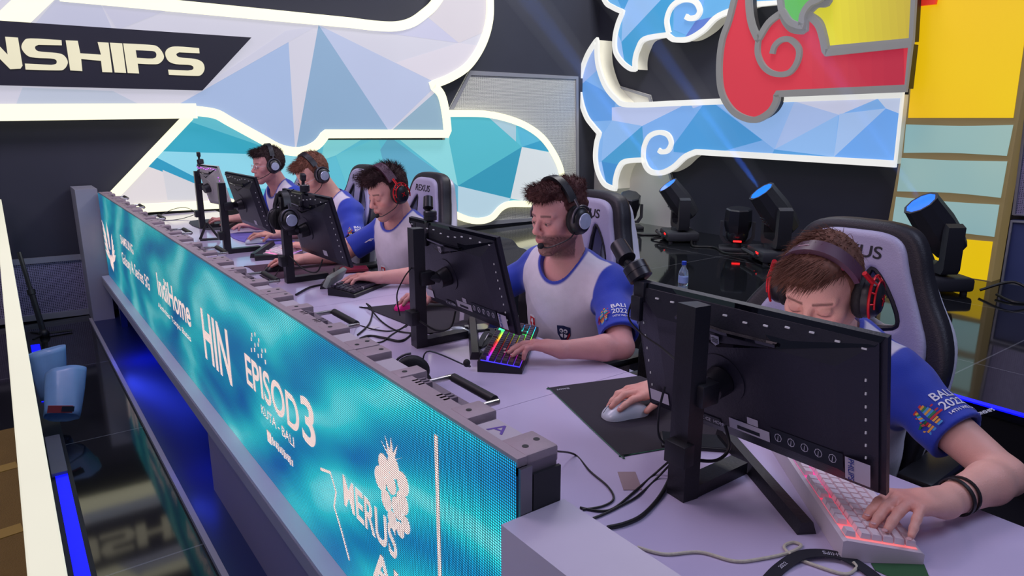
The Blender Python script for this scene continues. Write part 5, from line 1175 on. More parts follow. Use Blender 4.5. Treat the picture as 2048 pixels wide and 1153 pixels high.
def person(label, J, res, skin, hair, beard=None, lean=0, wide=1.0, seed=1, eyes='down', fwd_yaw=0, sleeve=.82):
    """J: world joints. returns dict with root, shirt BVH"""
    Hm = J['head']; R3 = Hm.to_3x3(); Rn = np.array(R3); hc = np.array(Hm.translation)
    W = lambda x, y, z: hc+Rn@np.array((x, y, z))
    nb = np.array(J['neck']); sl, sr = np.array(J['shL']), np.array(J['shR']); ch = np.array(J['chest']); pv = np.array(J['pelvis'])
    allp = np.array([hc+.13, hc-.13, nb, sl, sr, pv]+[np.array(J[k]) for k in ('elL', 'elR', 'wrL', 'wrR')]+[np.array(t) for h in ('L', 'R') for t in J['tips'+h]])
    lo = allp.min(0)-.05; hi = allp.max(0)+.05; lo[2] = max(lo[2], .50); lo[0] = min(lo[0], pv[0]-.1)
    hi[0] = max(hi[0], pv[0]+.14); lo[1] = min(lo[1], sr[1]-.1, sl[1]-.1); hi[1] = max(hi[1], sr[1]+.1)
    s = SDF(lo, hi, res)
    # torso (inside the jersey)
    lat = (sr-sl)/np.linalg.norm(sr-sl)
    up_ = (nb-pv)/np.linalg.norm(nb-pv); fw_ = np.cross(up_, lat); fw_ /= np.linalg.norm(fw_)
    if fw_[0] > 0: fw_ = -fw_
    Mt = np.stack([fw_, lat, up_], 1)
    def torso(S_, g):
        S_.ell(ch, (.105+g, .160*wide+g, .20+g), Mt, k=.03); S_.ell(pv+up_*.08, (.115+g, .160*wide+g, .20+g), Mt, k=.05)
        S_.ell(ch+up_*.09, (.085+g, .165*wide+g, .10+g), Mt, k=.03)
        S_.cone(sl+lat*.015, nb-up_*.01-lat*.05, .050+g, .052+g, k=.04); S_.cone(sr-lat*.015, nb-up_*.01+lat*.05, .050+g, .052+g, k=.04)
        S_.cone(sl, ch-lat*.09, .052+g, .07+g, k=.04); S_.cone(sr, ch+lat*.09, .052+g, .07+g, k=.04)
    torso(s, 0)
    # neck
    s.cone(nb-up_*.03, W(-.022, 0, -.055), .062, .054, k=.03); s.cone(nb-up_*.02+fw_*.02, W(.008, 0, -.075), .045, .038, k=.03)
    # arms
    for q, shd in (('L', sl), ('R', sr)):
        el, wr = np.array(J['el'+q]), np.array(J['wr'+q]); m1 = shd+(el-shd)*.35
        s.cone(shd, m1, .050, .048, k=.02); s.cone(m1, el, .048, .037, k=.02)
        fa = el+(wr-el)*.28; s.cone(el, fa, .037, .041, k=.015); s.cone(fa, wr, .041, .0265, k=.012)
    # head
    def E(c, r, k=.012, op='add'): s.ell(W(*c), r, Rn, k, op)
    def K(a, b, r1, r2, k=.01, op='add'): s.cone(W(*a), W(*b), r1, r2, k, op)
    E((-.014, 0, .036), (.094, .074, .084)); E((.022, 0, -.012), (.066, .062, .088), .02); E((.035, 0, .045), (.055, .058, .045), .02)
    K((-.005, .050, -.052), (.064, .014, -.100), .020, .018, .02); K((-.005, -.050, -.052), (.064, -.014, -.100), .020, .018, .02); K((.064, .012, -.099), (.064, -.012, -.099), .019, .019, .015)
    E((.050, 0, -.062), (.042, .040, .036), .02)
    for y in (1, -1):
        E((.052, y*.043, -.020), (.026, .022, .022), .016); K((.078, y*.014, .021), (.068, y*.046, .020), .011, .009, .012)
        E((.094, y*.031, -.001), (.019, .017, .0115), .012, 'sub'); E((.073, y*.031, -.002), (.0165, .0165, .0150), .004)
        K((.0835, y*.020, .006), (.079, y*.044, .004), .0032, .0025, .005)
        E((.094, y*.0115, -.036), (.010, .0075, .0075), .006); K((-.010, y*.074, .008), (-.006, y*.076, -.026), .013, .009, .006)
    K((.083, 0, .012), (.104, 0, -.022), .0078, .0100, .010); E((.1065, 0, -.030), (.0125, .0115, .0105), .008)
    E((.085, 0, -.060), (.015, .025, .014), .012)
    K((.0935, .014, -.0605), (.0965, 0, -.0590), .0034, .0044, .005); K((.0935, -.014, -.0605), (.0965, 0, -.0590), .0034, .0044, .005)
    K((.0915, .013, -.0690), (.0938, 0, -.0695), .0036, .0048, .005); K((.0915, -.013, -.0690), (.0938, 0, -.0695), .0036, .0048, .005)
    K((.0985, .017, -.0648), (.1020, 0, -.0648), .0014, .0016, .002, 'sub'); K((.0985, -.017, -.0648), (.1020, 0, -.0648), .0014, .0016, .002, 'sub')
    E((.089, 0, -.083), (.012, .022, .006), .010, 'sub'); E((.076, 0, -.103), (.018, .020, .016), .012)
    # hands
    LEN = (.062, .078, .086, .080, .064)
    for q in ('L', 'R'):
        wr = Vector(J['wr'+q]); kn = Vector(J['kn'+q]); tips = [Vector(t) for t in J['tips'+q]]; sp_ = Vector(J['side'+q]).normalized()     # side: toward the thumb
        dirv = (kn-wr).normalized(); nrm = dirv.cross(sp_).normalized()
        if nrm.z < 0: nrm = -nrm
        sp_ = (sp_-dirv*sp_.dot(dirv)).normalized()
        mc = [kn+sp_*(.030-.0200*i)-dirv*(.004*abs(i-1)) - nrm*(.003*abs(i-1.2)) for i in range(4)]
        for i, m_ in enumerate(mc):
            s.cone(wr+sp_*(.014-.010*i), m_, .0165, .0118, k=.012)
        s.cone(wr, wr.lerp(kn, .5), .0255, .022, k=.014)
        for i in range(4):
            f = finger_joints(mc[i], tips[i+1], LEN[i+1], nrm); rr = (.0098, .0092, .0083, .0072) if i < 3 else (.0088, .0080, .0072, .0064)
            for k in range(3): s.cone(f[k], f[k+1], rr[k], rr[k+1], k=.004)
        tb = wr+dirv*.022+sp_*.024-nrm*.006; s.cone(wr+sp_*.012, tb, .018, .0155, k=.012)
        f = finger_joints(tb, tips[0], .088, (sp_*.8+nrm*.6), .42)
        for k in range(3): s.cone(f[k], f[k+1], (.0150, .0108, .0092, .0078)[k], (.0150, .0108, .0092, .0078)[k+1], k=.008 if k == 0 else .004)
    V, F = s.mesh(); V = vsmooth(V, F, 1, .4)
    L = (V-hc)@Rn       # head-local
    sk = np.array(s2l(skin)); C = np.tile(sk, (len(V), 1)); x, y, z = L.T
    def blend(mask, col, a): 
        global np
        w = np.clip(mask, 0, 1)[:, None]*a; C[:] = C*(1-w)+np.array(s2l(col))*w
    face = (x > .02) & (np.linalg.norm(L, axis=1) < .15)
    redd = (min(255, skin[0]*1.02), skin[1]*.80, skin[2]*.80)
    blend(face*np.exp(-(((np.abs(y)-.040)/.018)**2+((z+.030)/.018)**2)), redd, .28); blend(face*np.exp(-((y/.013)**2+((z+.032)/.014)**2)), redd, .3)
    lipm = face*(x > .082)*np.exp(-((np.abs(y)/.019)**4+((z+.0645)/.0085)**4)); blend(lipm, (skin[0]*.80, skin[1]*.55, skin[2]*.58), .75)
    brow = face*np.exp(-(((z-.0205-.06*(np.abs(y)-.03)*np.sign(.03-np.abs(y)))/.0042)**4))*(np.abs(y) > .011)*(np.abs(y) < .049); blend(brow, tuple(v*.75 for v in hair['col']), .80)
    if eyes == 'down': blend(face*np.exp(-(((z+.0085)/.0022)**4+((np.abs(y)-.031)/.014)**6)), (45, 28, 26), .85)
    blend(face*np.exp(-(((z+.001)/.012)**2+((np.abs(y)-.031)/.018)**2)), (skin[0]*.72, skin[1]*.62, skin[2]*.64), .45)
    if beard:
        bm_ = (x > -.02)*np.clip((-.040-z-.25*np.clip(.06-x, 0, .1))/.012, 0, 1)*np.clip((z+.150)/.02, 0, 1)*(1-np.clip(lipm*2, 0, 1))*(np.linalg.norm(L, axis=1) < .16)
        bm_ = np.maximum(bm_, (x > .075)*np.exp(-((z+.050)/.006)**4)*(np.abs(y) < .026)); blend(bm_*(.75+.25*NZ(V, 900, 1)), beard[0], beard[1])
    knk = np.zeros(len(V))
    for q in ('L', 'R'):
        d = np.linalg.norm(V-np.array(J['kn'+q]), axis=1); knk = np.maximum(knk, np.exp(-(d/.05)**2))
        for t in J['tips'+q]: knk = np.maximum(knk, np.exp(-(np.linalg.norm(V-np.array(t), axis=1)/.014)**2))
    blend(knk, redd, .45)
    root = link('person', np_mesh('person', V, F, C), M_skin); tag(root, label, 'person', 'players seated along the desks')
    # nails
    for q in ('L', 'R'):
        for i, t in enumerate(J['tips'+q]):
            if i == 0: continue
            k = Vector(J['kn'+q]); d = (Vector(t)-k).normalized(); MB().sphere(Vector(t)-d*.0025+Vector((0, 0, .0058)), .0052, 6, sc=(1, 1, .35)).build('fingernail', mat('nail', (205, 160, 160), .25), root)
    # eyes
    if eyes == 'open':
        for sy in (1, -1):
            e = MB(); e.sphere(W(.0745, sy*.031, -.0025), .0145, 10); e.build('eye', M_eye, root)
            e = MB(); e.sphere(W(.0848, sy*.031+.0015, -.0045), .0056, 8, sc=(1, 1, 1)); e.build('iris', M_iris, root)
            ld = MB(); ld.tube([W(.0885-.7*(abs(t)**1.6)*.01, sy*.031+t*.0155, -.0002-.005*t*t) for t in [k/6-1 for k in range(13)]], .0019, 6); ld.build('eyelid', mat('eyelid', tuple(v*.72 for v in skin), .5), root)
            ld = MB(); ld.tube([W(.0878-.7*(abs(t)**1.6)*.01, sy*.031+t*.015, -.0085+.003*t*t) for t in [k/6-1 for k in range(13)]], .0013, 6); ld.build('eyelid', mat('eyelid', tuple(v*.72 for v in skin), .5), root)
    # ---------------- jersey
    lo2 = np.minimum.reduce([pv-.2, sl-.14, sr-.14, ch-.2, np.array(J['elL'])-.1, np.array(J['elR'])-.1]); hi2 = np.maximum.reduce([pv+.2, sl+.12, sr+.12, nb+.06, ch+.2, np.array(J['elL'])+.08, np.array(J['elR'])+.08]); lo2[2] = .50
    t = SDF(lo2, hi2, res); torso(t, .022)
    cuts = []
    for q, shd in (('L', sl), ('R', sr)):
        el = np.array(J['el'+q]); en = shd+(el-shd)*sleeve; t.cone(shd, en+(el-shd)*.15, .062, .064, k=.03); cuts.append((shd, en, el))
    def shell_cut(p, ax, r, lim):
        p = np.array(p); ax = np.array(ax)/np.linalg.norm(ax)
        def f(X, Y, Z):
            u = (X-p[0])*ax[0]+(Y-p[1])*ax[1]+(Z-p[2])*ax[2]; rx, ry, rz = X-p[0]-u*ax[0], Y-p[1]-u*ax[1], Z-p[2]-u*ax[2]
            return np.maximum(np.sqrt(rx**2+ry**2+rz**2)-r, -u)
        t.apply(f, p-lim, p+lim, k=.003, op='sub')
    for shd, en, el in cuts: shell_cut(en, el-shd, .12, .17); shell_cut(en-(el-shd)*.25, el-shd, .050, .1)
    hn = nb+fw_*.022+up_*.004; hax = up_*.86+fw_*.50
    hax = hax/np.linalg.norm(hax)
    shell_cut(hn-hax*.06, hax, .086, .2)
    Vs, Fs = t.mesh(); Vs = vsmooth(Vs, Fs, 2); Ns = vnormals(Vs, Fs)
    Q = (Vs-nb)@Mt; f_, l_, u_ = Q.T; half = np.linalg.norm(sr-sl)/2
    V0 = Vs.copy()
    wr_ = np.sin(u_*42+np.sin(l_*17+seed)*2.2+f_*9)*.0022+np.sin(l_*55+u_*38+np.sin(u_*25)*1.5+seed)*.0016+np.sin((u_+l_*.8)*95+seed*2+np.sin(f_*40))*.0008
    far_ = np.clip(np.linalg.norm(Q[:, :2], axis=1)/.10-1.15, 0, 1); Vs = Vs+Ns*(wr_*far_)[:, None]
    white = np.array(s2l((206, 200, 216))); blue = np.array(s2l((16, 52, 172))); navy = np.array(s2l((28, 36, 110)))
    sm = lambda d_: np.clip(.5+d_/(1.6*res), 0, 1)[:, None]
    blue_d = np.minimum(np.abs(l_)-(half+.012)+.018*np.cos(np.clip(u_, -.2, .1)*8), u_+.34)
    for shd, en, el in cuts:
        a_ = (el-shd)/np.linalg.norm(el-shd); uu = (V0-shd)@a_; dd = np.linalg.norm(V0-shd-uu[:, None]*a_, axis=1); blue_d = np.maximum(blue_d, np.minimum.reduce([uu-.062, .085-dd, np.abs(l_)-(half-.03)]))
    blue_d = np.maximum(blue_d, np.maximum(-(f_+.020+.25*np.clip(-u_-.05, 0, 1)), -.09-f_))
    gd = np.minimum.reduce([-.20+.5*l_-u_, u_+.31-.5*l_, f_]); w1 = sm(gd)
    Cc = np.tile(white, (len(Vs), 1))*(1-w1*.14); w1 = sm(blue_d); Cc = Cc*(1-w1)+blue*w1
    rel = V0-(hn-hax*.06); uu = rel@hax; dd = np.linalg.norm(rel-uu[:, None]*hax, axis=1); w1 = sm(np.minimum.reduce([.086+.012-dd, uu, u_+.22])); Cc = Cc*(1-w1)+np.array(s2l((26, 48, 160)))*w1
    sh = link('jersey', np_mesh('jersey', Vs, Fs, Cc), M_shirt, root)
    bvh = BVHTree.FromPolygons([tuple(v) for v in Vs], [tuple(int(i) for i in f) for f in Fs])
    # trousers and shoes under the desk
    tr = SDF((.95, pv[1]-.32, .03), (pv[0]+.2, pv[1]+.32, .80), .010)
    tr.ell(pv+np.array((0, 0, .02)), (.15, .18, .13), None, k=.04)
    for sy in (-1, 1):
        kn = np.array((pv[0]-.42, pv[1]+sy*.16, .575)); an = np.array((pv[0]-.36, pv[1]+sy*.15, .10)); tr.cone(pv+np.array((0, sy*.09, 0)), kn, .092, .068, k=.03); tr.cone(kn, an, .066, .048, k=.02)
    V3, F3 = tr.mesh(); link('trousers', np_mesh('trousers', vsmooth(V3, F3, 2), F3), M_trs, root)
    for sy in (-1, 1): MB().sphere((pv[0]-.43, pv[1]+sy*.15, .04), .06, 10, sc=(2.1, .8, .65)).build('shoe', M_shoe, root)
    # ---------------- hair
    hs = SDF(hc-.15, hc+.17, .004); hv = hair
    def EH(c, r, k=.01, op='add'): hs.ell(W(*c), r, Rn, k, op)
    g = hv.get('side', .004); EH((-.015, 0, .037), (.096+g, .0755+g, .087+hv.get('top', .010)))
    for c, r in hv.get('lumps', []): EH(c, r, .02)
    X, Y, Z = hs.ax[0][:, None, None]-hc[0], hs.ax[1][None, :, None]-hc[1], hs.ax[2][None, None, :]-hc[2]
    lx = X*Rn[0, 0]+Y*Rn[1, 0]+Z*Rn[2, 0]; ly = X*Rn[0, 1]+Y*Rn[1, 1]+Z*Rn[2, 1]; lz = X*Rn[0, 2]+Y*Rn[1, 2]+Z*Rn[2, 2]
    fl = hv.get('line', .062)
    hz = np.where(lx > .035, fl+.10*np.maximum(0, np.abs(ly)-.03)*0, np.where(lx > .012, -.004+(fl+.004)*np.clip((lx-.020)/.015, 0, 1), -.004-.075*np.clip((.000-lx)/.03, 0, 1)))
    hs.d = np.maximum(hs.d, ((hz-lz)*.75).astype(np.float32))
    Vh, Fh = hs.mesh(); Vh = vsmooth(Vh, Fh, 1); Nh = vnormals(Vh, Fh)
    Vh = Vh+Nh*(NZ(Vh, 330, seed)*.0016+NZ(Vh, 130, seed+3)*hv.get('lump', .002))[:, None]
    Lh = (Vh-hc)@Rn; rng = np.random.RandomState(seed); N = hv.get('n', 1800)
    ok = np.where((((Vh-hc)@Rn)[:, 2] > -.07))[0]; pick = rng.choice(ok, N); vs = [Vh]; fs = [Fh]; off = len(Vh)
    hcol = np.array(s2l(hv['col'])); CH = [hcol*(1+.18*NZ(Vh, 500, 2))[:, None]]
    P = Lh[pick]; Nn = Nh[pick]@Rn; top_w = np.clip((P[:, 2]-.045)/.05, 0, 1); frnt = np.clip((P[:, 0]-.0)/.07, 0, 1)
    ln = hv.get('short', .009)+(hv.get('long', .035)-hv.get('short', .009))*top_w*(.55+.45*frnt); ln = ln*(.7+.6*rng.rand(N))
    flow = np.array(hv.get('flow', (.5, 0, .4))); CL = np.stack([NZ(P, hv.get('clump', 260), q_) for q_ in (1.3, 4.1, 7.7)], 1)
    D = Nn*(hv.get('lift', .8)*top_w+.12)[:, None]+flow*(top_w*(.4+frnt))[:, None]+np.array((-.35, 0, -.85))*(1-top_w)[:, None]+CL*(hv.get('mess', .28)*2.2*(.25+.75*top_w))[:, None]+rng.randn(N, 3)*hv.get('mess', .28)*.30
    D /= np.linalg.norm(D, axis=1)[:, None]; droop = np.array(hv.get('droop', (.3, 0, -.5)))
    S_ = 4; prev = P-Nn*.002; pts = [prev]; wv = rng.rand(N)*6.28
    for k in range(1, S_+1):
        D2 = D+droop*(k/S_)*.9+CL[:, [1, 2, 0]]*hv.get('curl', .12)*2.5*(k/S_)+rng.randn(N, 3)*hv.get('curl', .12)*.35; D2 /= np.linalg.norm(D2, axis=1)[:, None]; prev = prev+D2*(ln/S_)[:, None]; pts.append(prev)
    side = np.cross(D, Nn+.01); side /= np.linalg.norm(side, axis=1)[:, None]+1e-9; up3 = np.cross(side, D); wd0 = hv.get('w', .0011)
    base = off
    for k, p in enumerate(pts):
        w_ = wd0*(1-.85*k/S_)
        for a in range(3):
            q = p+side*math.cos(a*2.094)*w_+up3*math.sin(a*2.094)*w_; vs.append(hc+q@Rn.T); CH.append(np.tile(hcol*(1+.25*math.sin(k)), (N, 1))*(.75+.5*rng.rand(N))[:, None])
    for k in range(S_):
        for a in range(3):
            i0 = base+(k*3+a)*N; i1 = base+(k*3+(a+1) % 3)*N; j0 = i0+3*N; j1 = i1+3*N; ar = np.arange(N); fs.append(np.stack([i0+ar, i1+ar, j1+ar, j0+ar], 1))
    link('hair', np_mesh('hair', np.concatenate(vs), np.concatenate(fs), np.clip(np.concatenate(CH), 0, 1)), vmat('hair_fibre', .72, spec=.25), root)
    return dict(root=root, bvh=bvh, J=J, W=lambda x, y, z: Vector(W(x, y, z)), R=R3, H=Hm, cuts=cuts)
# ---------------- printed marks laid onto jerseys
M_pw = mat('print_white', (225, 225, 235), .6); M_pr = mat('print_red', (190, 30, 45), .6); M_pn = mat('print_navy', (26, 34, 80), .6)
M_py = mat('print_orange', (225, 165, 60), .6); M_pb = mat('print_skyblue', (60, 150, 215), .6); M_pg = mat('print_green', (30, 130, 70), .6)
def decal(polys, org, xd, yd, bvh, parent, name='printed_emblem', lift=.0016):
    xd = Vector(xd).normalized(); yd = Vector(yd); yd = (yd-xd*yd.dot(xd)).normalized(); zd = xd.cross(yd); O = Vector(org)
    mb = MB(); ms = []
    for n_, (pl, m) in enumerate(polys):
        bm = bmesh.new(); vs = [bm.verts.new((p[0], p[1], 0)) for p in pl]; bm.faces.new(vs)
        for _ in range(2):
            le = [e for e in bm.edges if e.calc_length() > .012]
            if le: bmesh.ops.subdivide_edges(bm, edges=le, cuts=2, use_grid_fill=True)
        bmesh.ops.triangulate(bm, faces=bm.faces[:]); bm.verts.index_update(); out = []
        for v in bm.verts:
            q = O+xd*v.co.x+yd*v.co.y; h = bvh.ray_cast(q+zd*.10, -zd, .3)
            out.append(h[0]+zd*(lift+.0004*n_) if h[0] is not None else q)
        if m not in ms: ms.append(m)
        mb.k = ms.index(m); mb.add(out, [tuple(v.index for v in f.verts) for f in bm.faces]); bm.free()
    return mb.build(name, ms, parent, smooth=False)
def at_px(pp, x, y):
    h = pp['bvh'].ray_cast(Vector((0, 0, CZ)), ray(x, y).normalized(), 12)
    return h[0], h[1]
def sleeve_print(pp, cen, k=1.0, txt=True):
    """the Bali 2022 sleeve: gate emblem of coloured blocks, BALI / 2022 / 14TH WE CHAMPIONSHIPS"""
    shd, en, el = pp['cuts'][0]; a = Vector(shd-el).normalized(); xd = Vector((CYW, -SY, 0)); xd = (xd-a*xd.dot(a)).normalized()
    o, n = cen
    if o is None: return
    R = lambda x, y, w, h, m: ([(x-w/2, y-h/2), (x+w/2, y-h/2), (x+w/2, y+h/2), (x-w/2, y+h/2)], m)
    P = []; s = .001*k
    for sx in (-1, 1):
        for j, (yy, ww, m) in enumerate([(-24, 7, M_pb), (-19, 7, M_py), (-13, 8, M_py), (-8, 13, M_pr), (-3, 11, M_pg), (1.5, 10, M_pb), (6, 9, M_py), (10, 8, M_pb), (14, 6, M_pg), (18, 5, M_py), (22, 3, M_pr)]):
            P.append(R(sx*(ww/2+.7)*s, yy*s, ww*s, 4.2*s, m))
        P.append(R(sx*15*s, -9*s, 6*s, 4*s, M_pr)); P.append(R(sx*13*s, -2*s, 5*s, 3*s, M_pr)); P.append(R(sx*12*s, 9*s, 4*s, 3*s, M_pr))
    decal(P, o, xd, a, pp['bvh'], pp['root'])
    if txt:
        t0 = Vector(o)+xd*.047*k+a*.022*k
        for body, dy, sz in (('BALI', 0, .026), ('2022', -.024, .026), ('14TH WE CHAMPIONSHIPS', -.043, .0105)):
            text(body, M_pw, t0+a*dy*k-xd*.022*k, xd, a, sz*k, pp['root'], conform=pp['bvh'], ext=.0002, bold=.02, align='LEFT')
def crest(pp, px, kind, s=1):
    o, n = at_px(pp, *px)
    if o is None: return
    up_ = Vector((0, 0, 1)); up_ = (up_-n*up_.dot(n)).normalized(); xd = up_.cross(n).normalized()
    if kind == 'lion':
        w, h = .020*s, .026*s
        decal([([(-w, h*.8), (-w*.6, h), (w*.6, h), (w, h*.8), (w, -h*.2), (w*.6, -h*.9), (0, -h*1.15), (-w*.6, -h*.9), (-w, -h*.2)], M_pw), ([(-w*.85, h*.72), (w*.85, h*.72), (w*.85, -h*.2), (w*.5, -h*.8), (0, -h*1.0), (-w*.5, -h*.8), (-w*.85, -h*.2)], M_pr),
               ([(-w*.3, h*.5), (w*.2, h*.55), (w*.35, h*.2), (w*.1, -h*.1), (w*.5, -h*.5), (0, -h*.4), (-w*.4, -h*.6), (-w*.15, -h*.05), (-w*.6, h*.1)], M_pw)], o, xd, up_, pp['bvh'], pp['root'])
    else:
        w = .024*s
        P = [([(-w, w), (0, w*1.15), (w, w), (w*.95, -w*.1), (w*.5, -w*.8), (0, -w*1.25), (-w*.5, -w*.8), (-w*.95, -w*.1)], M_pn), ([(w*.78, w*.2), (w*.9, w*.2), (w*.9, -w*.1), (w*.5, -w*.75), (0, -w*1.15), (0, -w*1.0), (w*.4, -w*.7)], M_pr)]
        def ring(cx, cy, r): return ([(cx+r*math.cos(t), cy+r*math.sin(t)) for t in [j*PI/4 for j in range(8)]], M_pw)
        P += [ring(-w*.32, w*.42, w*.30), ring(w*.32, w*.42, w*.30), ([(-w*.55, -w*.1), (-w*.1, w*.05), (-w*.1, -w*.55), (-w*.45, -w*.35)], M_pw), ([(w*.55, -w*.1), (w*.1, w*.05), (w*.1, -w*.55), (w*.45, -w*.35)], M_pw)]
        decal(P, o, xd, up_, pp['bvh'], pp['root'])
        decal([([(-w*.32+w*.14*math.cos(t), w*.42+w*.14*math.sin(t)) for t in [j*PI/4 for j in range(8)]], M_pn), ([(w*.32+w*.14*math.cos(t), w*.42+w*.14*math.sin(t)) for t in [j*PI/4 for j in range(8)]], M_pn)], o, xd, up_, pp['bvh'], pp['root'], lift=.005)
V3_ = lambda *a: Vector(a)
KZ = TZ+.042
# ---------------- nearest player
H1 = head_matrix((1.475, .815, 1.106), .20, .36, 0)
J1 = dict(head=H1, neck=(1.62, .86, .962), shL=(1.60, .680, .892), shR=(1.63, 1.045, .892), chest=(1.665, .87, .78), pelvis=(1.74, .90, .57),
          elL=(1.530, .428, .795), wrL=(1.318, .455, .798), knL=(1.222, .485, .824), tipsL=[(1.186, .540, .792), (1.157, .515, .795), (1.140, .495, .795), (1.134, .472, .795), (1.147, .436, .792)], sideL=(.3, 1, -.1),
          elR=(1.53, 1.19, .800), wrR=(1.322, 1.152, .795), knR=(1.238, 1.155, .808), tipsR=[(1.232, 1.105, .772), (1.165, 1.135, .782), (1.160, 1.157, .784), (1.178, 1.185, .770), (1.205, 1.200, .762)], sideR=(0, -1, 0))
hair1 = dict(col=(112, 76, 62), n=6500, long=.042, short=.010, line=.072, side=.003, top=.012, lumps=[((.055, .0, .095), (.050, .055, .030)), ((.080, -.02, .078), (.025, .04, .022))], flow=(.9, -.5, .0), lift=.12, droop=(.3, -.3, -.7), mess=.22, curl=.08, w=.0009)
P1 = person('nearest player looking down, in blue and white jersey and black wristbands', J1, .0034, (222, 170, 154), hair1, seed=3, sleeve=.60)
HS = Matrix.Translation((-.006, 0, -.004))
headset('black headset with red cup frames worn by the nearest player', H1 @ HS, 'B', mic=False, hw=.092, hh=.150, tilt=.42)
for k, (t_, tl) in enumerate(((.20, .10), (.26, -.12))):
    w0 = V3_(*J1['wrL']); e0 = V3_(*J1['elL']); ax = (e0-w0).normalized(); c = w0.lerp(e0, t_); u = ax.orthogonal().normalized(); v = ax.cross(u)
    ax2 = (ax+v*tl).normalized(); u = ax2.orthogonal().normalized(); v = ax2.cross(u)
    MB().strap([c+(u*math.cos(a)+v*math.sin(a))*.0345 for a in [2*PI*j/28 for j in range(28)]], .0075, .003, nrm=lambda i, u=u, v=v: u*math.cos(2*PI*i/28)+v*math.sin(2*PI*i/28), closed=True).build('wristband', mat('wristband_black', (20, 18, 20), .45), P1['root'])
sleeve_print(P1, at_px(P1, 1850, 842), 1.1)
# ---------------- bearded player
H2 = head_matrix((1.520, 1.797, 1.165), .03, .12, 0)
J2 = dict(head=H2, neck=(1.605, 1.825, .985), shL=(1.62, 1.645, .935), shR=(1.64, 2.045, .935), chest=(1.635, 1.86, .83), pelvis=(1.675, 1.88, .60),
          elL=(1.495, 1.455, .796), wrL=(1.325, 1.545, .797), knL=(1.262, 1.602, .816), tipsL=[(1.250, 1.655, .785), (1.196, 1.668, .785), (1.178, 1.642, .785), (1.182, 1.612, .785), (1.205, 1.580, .782)], sideL=(.5, .85, -.1),
          elR=(1.53, 2.25, .80), wrR=(1.355, 2.365, .795), knR=(1.285, 2.388, .806), tipsR=[(1.285, 2.335, .768), (1.215, 2.372, .780), (1.210, 2.394, .780), (1.228, 2.425, .768), (1.255, 2.438, .760)], sideR=(.2, -1, 0))
hair2 = dict(col=(84, 52, 50), n=5200, long=.026, short=.007, line=.068, side=.002, top=.007, lump=.005, lumps=[((.055, 0, .095), (.050, .058, .028)), ((.088, 0, .084), (.022, .045, .018)), ((-.06, 0, .095), (.05, .06, .026))], flow=(.8, 0, .3), lift=.5, droop=(.3, 0, -.2), mess=.42, curl=.4, w=.0009, clump=300)
P2 = person('bearded player in a blue and white jersey typing on the rainbow lit keyboard', J2, .0034, (205, 150, 145), hair2, beard=((52, 32, 32), .95), seed=8, eyes='open', wide=1.12)
headset('black headset with a silver disc and mic worn by the bearded player', H2 @ HS, 'A', hw=.090, hh=.146, tilt=.25, mic_tip=(.112, .018, -.072))
sleeve_print(P2, at_px(P2, 1207, 632), .95); crest(P2, (1066, 645), 'lion', 1.15); crest(P2, (1128, 668), 'shield', 1.15)
# ---------------- player in the red headset
H3 = head_matrix((1.495, 3.030, 1.150), .10, .30, .02)
J3 = dict(head=H3, neck=(1.605, 3.09, 1.00), shL=(1.62, 2.925, .95), shR=(1.64, 3.315, .95), chest=(1.62, 3.13, .84), pelvis=(1.66, 3.16, .60),
          elL=(1.52, 2.715, .80), wrL=(1.315, 2.805, .797), knL=(1.235, 2.835, .812), tipsL=[(1.235, 2.885, .782), (1.170, 2.880, .782), (1.155, 2.850, .782), (1.160, 2.822, .782), (1.18, 2.795, .778)], sideL=(.2, 1, 0),
          elR=(1.42, 3.42, .800), wrR=(1.175, 3.432, .795), knR=(1.100, 3.428, .806), tipsR=[(1.10, 3.378, .768), (1.030, 3.41, .780), (1.025, 3.432, .780), (1.04, 3.462, .768), (1.07, 3.478, .762)], sideR=(0, -1, 0))
hair3 = dict(col=(58, 38, 40), n=4600, long=.040, short=.007, line=.064, side=.002, top=.012, lumps=[((.06, 0, .10), (.048, .055, .028)), ((.09, .0, .078), (.022, .045, .02))], flow=(.8, 0, .35), lift=.7, droop=(.2, 0, -.2), mess=.32, curl=.15, w=.0009)
P3 = person('player in a red and black headset looking down at the third monitor', J3, .0042, (214, 158, 148), hair3, beard=((120, 84, 84), .45), seed=13, wide=1.10)
headset('black and red headset with mic worn by the third player', H3 @ HS, 'B', hw=.090, hh=.148, tilt=.22, mic_tip=(.112, .018, -.072))
crest(P3, (768, 543), 'lion', 1.2); crest(P3, (803, 552), 'shield', 1.2)
o_, n_ = at_px(P3, 738, 482)
if o_ is not None:
    shd, en, el = P3['cuts'][1]; a_ = Vector(shd-el).normalized(); text('F', M_pw, o_, Vector((CYW, -SY, 0)), a_, .05, P3['root'], conform=P3['bvh'], ext=.0002, bold=.05)
